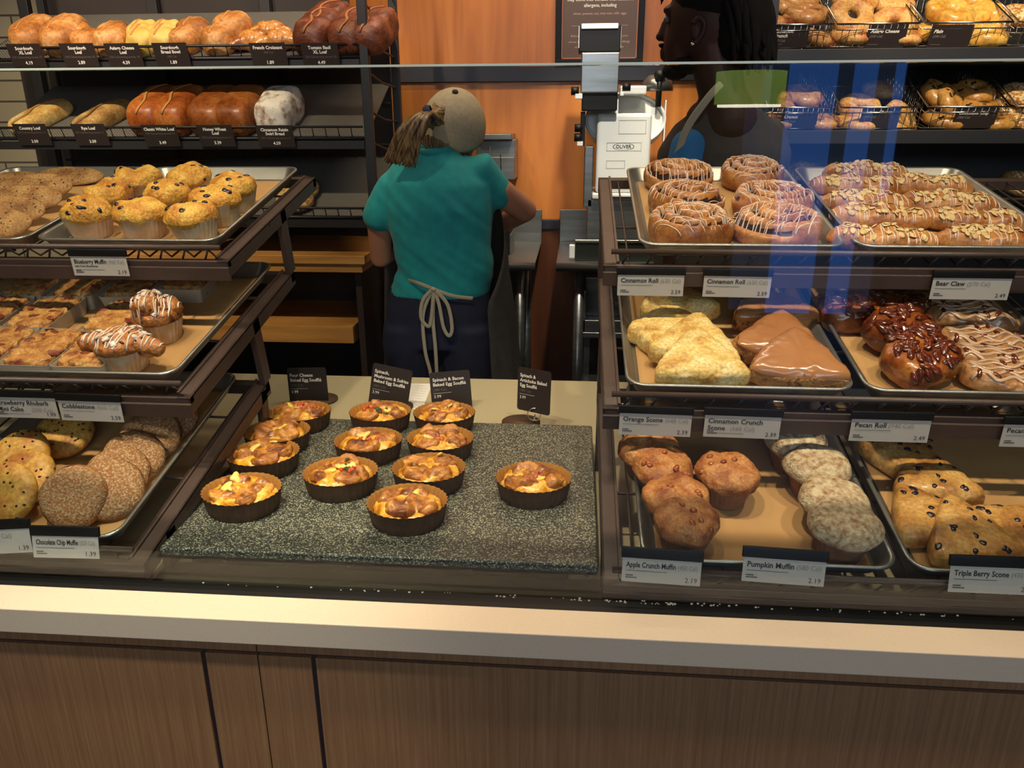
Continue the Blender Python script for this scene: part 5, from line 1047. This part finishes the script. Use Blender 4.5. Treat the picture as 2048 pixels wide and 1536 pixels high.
for s in (-1, 1): wl('shoe', tr(blob(.045, .12, .04, 18, 10), Matrix.Translation((hip.x+s*.08, WYc+.05, .041))), BLACKP)
# apron: wraps the front and comes round on the right
V = []; ns, nz_ = 30, 26
for j in range(nz_+1):
    f_ = j/nz_; z = 1.20-.72*f_; aw = .176+.05*min(1, f_*1.3); bd = .145+.03*f_; a0 = radians(-42-22*f_ if f_ > .25 else 20-250*f_ if f_ < .25 else -42); a0 = radians(18-180*f_) if f_ < .36 else radians(-46.8-10*(f_-.36)); a1 = radians(166)
    for i in range(ns+1):
        a = a0+(a1-a0)*i/ns; w_ = 1+.03*sin(i*1.9+f_*3)*f_; V.append(Vector((hip.x+.012+.02*f_+aw*cos(a)*w_, WYc+bd*sin(a)*w_, z)))
Fc = [(j*(ns+1)+i, j*(ns+1)+i+1, (j+1)*(ns+1)+i+1, (j+1)*(ns+1)+i) for j in range(nz_) for i in range(ns)]
apo = wl('apron', (V, Fc), CHAR); so = apo.modifiers.new('s', 'SOLIDIFY'); so.thickness = .003
def rib(pts, w=.0055): return tube(pts, w, 8, flat=.22, up=(0, -1, 0))
def bk(px, py, e=0): p = wq(px, py, WYc-.13-e); return p
def curve(P, n=8):
    out = []; P = [Vector(p) for p in P]; Q = [P[0]]+P+[P[-1]]
    for i in range(1, len(Q)-2):
        for k in range(n):
            t = k/n; a, b_, c, d = Q[i-1:i+3]; out.append(.5*((2*b_)+(c-a)*t+(2*a-5*b_+4*c-d)*t*t+(3*b_-a-3*c+d)*t**3))
    return out+[Q[-2]]
st = [rib(curve([wq(806, 558, WYc-.06), bk(835, 566), bk(866, 578, .006)])), rib(curve([bk(866, 578, .006), bk(905, 592), wq(946, 597, WYc-.105)])),
      rib(curve([bk(866, 578, .01), bk(846, 600, .012), bk(842, 635, .01), bk(856, 653, .01), bk(862, 640, .01), bk(866, 600, .012), bk(867, 580, .012)])), rib(curve([bk(868, 578, .012), bk(878, 610, .012), bk(887, 655, .012), bk(898, 672, .012), bk(904, 655, .012), bk(895, 610, .012), bk(872, 582, .014)])),
      rib(curve([bk(864, 580, .008), bk(846, 630, .008), bk(850, 700, .01), bk(860, 742, .01), bk(866, 780, .01)])), rib(curve([bk(868, 580, .008), bk(866, 640, .008), bk(871, 700, .01), bk(875, 780, .01)])), tr(blob(.008, .006, .007, 12, 8), Matrix.Translation(bk(867, 579, .012)))]
wl('apron_strings', join(*st), STRAP)
# cap, hair, ponytail
Rh = Matrix.Translation(head+Vector((.004, 0, .012))) @ Matrix.Rotation(radians(30), 4, 'X') @ Matrix.Rotation(radians(8), 4, 'Y')
capv = lathe([(.094*cos(a), .108*sin(a)) for a in [radians(k) for k in (-14, -6, 2, 12, 24, 36, 48, 60, 72, 82, 89)]], 40, sy=1.14); hc = wl('cap', tr(capv, Rh), CAPM); so = hc.modifiers.new('s', 'SOLIDIFY'); so.thickness = .003
L_wk = Vector(wk.location)
mk('button', ([Vector(v)-L_wk for v in tr(blob(.009, .009, .005, 12, 6), Rh @ Matrix.Translation((0, 0, .110)))[0]], blob(.009, .009, .005, 12, 6)[1]), CAPB, hc)
bv = []; 
for j in range(7):
    for i in range(17): a = radians(50+80*i/16); r_ = .100+.065*j/6*sin(radians(180*i/16))**.6; bv.append(Vector((r_*cos(a)*.95, r_*sin(a)*1.12, -.018-.02*(j/6)**2)))
bf = [(j*17+i, j*17+i+1, (j+1)*17+i+1, (j+1)*17+i) for j in range(6) for i in range(16)]; br = wl('cap_brim', tr((bv, bf), Rh), CAPB); so = br.modifiers.new('s', 'SOLIDIFY'); so.thickness = .003
wl('cap_strap', tr(tube([Vector((.097*cos(a), .110*sin(a), -.022)) for a in [radians(k) for k in range(215, 300, 5)]], .009, 8, flat=.3), Rh), CAPB)
hr = random.Random(4); H_ = [tr(blob(.078, .092, .095, 22, 14, .05, 60, 3), Matrix.Translation(head+Vector((-.008, -.008, -.012))))]
wl('hair', join(*H_), HAIR)
kn = wq(858, 228, 2.22); st = []
for i in range(70):
    a, b_ = hr.uniform(-1, 1), hr.uniform(-1, 1); m_ = hr.uniform(.75, 1.03); e = wq(794+a*24+hr.uniform(-6, 14)*m_, 300+30*m_+a*6, 2.17); mid = wq(824+a*24, 262+b_*8, 2.17+.02*b_)
    st.append(tube(curve([head+Vector((-.02+a*.035, -.055, .045+b_*.035)), kn+Vector((a*.012, b_*.010, 0)), mid, e], 5), [.0065]*4+[.007]*7+[.006, .0055, .004, .003, .001], 5) if False else tube(curve([head+Vector((-.02+a*.035, -.060, .03+b_*.045)), kn+Vector((a*.012, b_*.010, 0)), mid, e], 5), [.0062]*5+[.0075]*6+[.0065, .0055, .0045, .003, .0012], 5))
wl('ponytail', join(*st), HAIR); wl('hair_tie', tr(lathe([(.021, -.010), (.025, 0), (.021, .010)], 24), Matrix.Translation(kn) @ Matrix.Rotation(radians(70), 4, 'Y')), TIE)
wl('earring', tube([wq(921, 300, 2.29)+Vector((.006*cos(a), 0, .010*sin(a))) for a in [2*pi*k/16 for k in range(16)]], .001, 5, closed=True), CHROME)

# man in profile
MY = 2.04
def mq(px, py, Y=MY): return onY(px, py, Y)
hm_ = mq(1412, 50); mn = empty('person', (mq(1450, 200).x, MY+.02, 0), 'man in dark clothes with black hair and beige strap, facing left before the bagel case', 'person')
fd = Vector((-cos(radians(28)), sin(radians(28)), 0)); sdv = Vector((fd.y, -fd.x, 0)); cx = mn.location.x
def hp_(f_, s_, u_): return hm_ + fd*f_ + sdv*s_ + Vector((0, 0, u_))
RH = Matrix.Translation(hm_) @ Matrix.Rotation(atan2(fd.y, fd.x), 4, 'Z')
hd = join(tr(blob(.095, .074, .112, 28, 20), RH @ Matrix.Translation((-.005, 0, .02))), tr(blob(.045, .050, .075, 20, 14), RH @ Matrix.Translation((.055, 0, -.035))), tr(blob(.028, .036, .026, 16, 10), RH @ Matrix.Translation((.070, 0, -.088))),
  tr(blob(.014, .012, .030, 12, 8), RH @ Matrix.Translation((.102, 0, .0)) @ Matrix.Rotation(-.35, 4, 'Y')), tr(blob(.014, .015, .011, 12, 8), RH @ Matrix.Translation((.112, 0, -.020))), tr(blob(.012, .024, .008, 12, 6), RH @ Matrix.Translation((.100, 0, -.052))), tr(blob(.012, .022, .009, 12, 6), RH @ Matrix.Translation((.098, 0, -.066))), tr(blob(.018, .045, .012, 14, 8), RH @ Matrix.Translation((.086, 0, .036))),
  limb([hp_(-.02, 0, -.05), hp_(-.055, 0, -.16), hp_(-.075, 0, -.21)], [.058, .056, .066]))
T_ = [((cx, MY+.02, .86), .13, .10), ((cx, MY+.02, .96), .14, .105), ((cx, MY+.02, 1.12), .14, .105), ((cx+.005, MY+.02, 1.26), .155, .115), ((cx+.01, MY+.02, 1.37), .155, .11), ((cx+.012, MY+.02, 1.43), .12, .085), ((cx+.01, MY+.02, 1.47), .065, .06)]
le = Vector((mq(1368, 330).x, 1.99, 1.20)); lw_ = Vector((le.x-.02, 2.02, 1.0)); ls_ = mq(1410, 240, MY-.02)
lgs = [loft([((cx+s*.07, MY+.02, .02), .05, .06), ((cx+s*.07, MY+.02, .45), .06, .065), ((cx+s*.075, MY+.02, .82), .085, .09), ((cx+s*.06, MY+.02, .90), .085, .09)]) for s in (-1, 1)]
bodm = join(hd, loft(shrink(T_, .93)), *lgs, limb([ls_, le, lw_], [.048, .040, .028]), hand(lw_, (-.1, .1, -1), (-1, 0, 0), 1.05), limb([Vector((cx+.13, MY+.06, 1.38)), Vector((cx+.15, MY+.10, 1.12)), Vector((cx+.0, MY+.13, 1.0))], [.045, .04, .028]), hand((cx, MY+.13, 1.0), (-.9, .0, 0), (0, 0, 1), 1.05))
remesh('body', bodm, SKIND, mn, .006, 2)
remesh('dark_shirt', join(loft([(c, a+.008, b_+.008) for c, a, b_ in T_]), limb([Vector((cx+.11, MY+.04, 1.39)), Vector((cx+.135, MY+.06, 1.25))], [.062, .058]), limb([Vector((ls_.x+.02, ls_.y, ls_.z)), Vector((ls_.x-.01, ls_.y, ls_.z-.06))], [.055, .060])), CHAR, mn, .008, 6)
remesh('dark_trousers', join(loft([((cx, MY+.02, .80), .15, .115), ((cx, MY+.02, .90), .145, .11)]), *[loft([(c, a+.014, b_+.014) for c, a, b_ in ((((cx+s*.07, MY+.02, .04), .05, .06)), (((cx+s*.07, MY+.02, .45), .06, .065)), (((cx+s*.075, MY+.02, .84), .08, .09)))]) for s in (-1, 1)]), BLACKM, mn, .009, 5)
remesh('blue_sleeve', limb([mq(1378, 296, 1.985), mq(1372, 340, 1.985), mq(1372, 380, 1.985)], [.046, .050, .046]), TEAL2, mn, .006, 5)
def ml(n, vf, m, sm=True): return lp(mn, n, vf, m, sm)
ml('shoulder_strap', tube(curve([mq(1490, 136, MY+.02), mq(1440, 170, MY-.08), mq(1402, 215, MY-.11), mq(1372, 262, MY-.105), mq(1350, 330, MY-.07), mq(1345, 380, MY-.03)], 6), .009, 8, flat=.25, up=(0, -1, .2)), STRAP)
ear = hp_(0, 0, 0); ec = mq(1394, 62, MY-.066)
ml('ear', join(tube(curve([ec+Vector((-.010, 0, .016)), ec+Vector((.002, -.006, .028)), ec+Vector((.014, -.008, .016)), ec+Vector((.012, -.006, -.006)), ec+Vector((-.002, 0, -.026)), ec+Vector((-.010, .002, -.022))], 4), .0055, 8), tr(blob(.012, .006, .022, 12, 8), Matrix.Translation(ec+Vector((0, .004, 0))))), SKIND)
ml('earring', tr(blob(.006, .004, .004, 10, 6), Matrix.Translation(ec+Vector((-.008, -.006, -.028)))), CHROME)
for s in (-1, 1): ml('eye', tr(blob(.008, .011, .009, 12, 8), RH @ Matrix.Translation((.086, s*.030, .014))), M('eye_white', '#4a4440', rough=.5))
bd = [tr(blob(.030, .042, .020, 18, 12, .12, 120, 2), RH @ Matrix.Translation((.070, 0, -.100))), tr(blob(.05, .056, .022, 18, 12, .12, 120, 4), RH @ Matrix.Translation((.030, 0, -.086))), tr(blob(.012, .026, .006, 12, 6, .2, 150, 3), RH @ Matrix.Translation((.102, 0, -.040)))]
ml('beard', join(*bd), HAIRD)
hv = [tr(blob(.100, .083, .085, 26, 18, .06, 60, 2), RH @ Matrix.Translation((-.018, 0, .060))), tr(blob(.07, .07, .10, 22, 16, .1, 60, 7), RH @ Matrix.Translation((-.085, 0, .0)))]
for i in range(46):
    a = hr.uniform(-1.3, 1.3); r_ = .075+hr.uniform(-.01, .015); p0_ = RH @ Vector((-.05-r_*cos(a)*.9, r_*sin(a), .05+hr.uniform(-.02, .03))); p1_ = p0_+Vector((hr.uniform(.0, .03), hr.uniform(-.02, .01), -.07)); p2_ = p1_+Vector((hr.uniform(-.01, .02), hr.uniform(-.01, .01), -.05-hr.uniform(0, .03))); hv.append(tube(curve([p0_, p1_, p2_], 4), [.009]*4+[.0085]*3+[.005, .003], 6))
ml('hair', join(*hv), HAIRD)
ml('cap', tr(lathe([(.105*cos(a), .085*sin(a)) for a in [radians(k) for k in (-4, 10, 28, 46, 64, 80, 89)]], 36, sy=.86), RH @ Matrix.Translation((-.01, 0, .078)) @ Matrix.Rotation(-.1, 4, 'Y')), M('black_cap', '#101012', rough=.8))
ml('lock_of_hair', tube(curve([RH @ Vector((.088, .0, .10)), RH @ Vector((.108, 0, .085)), RH @ Vector((.116, 0, .052))], 5), [.006]*5+[.005]*4+[.002, .001], 6), HAIRD)
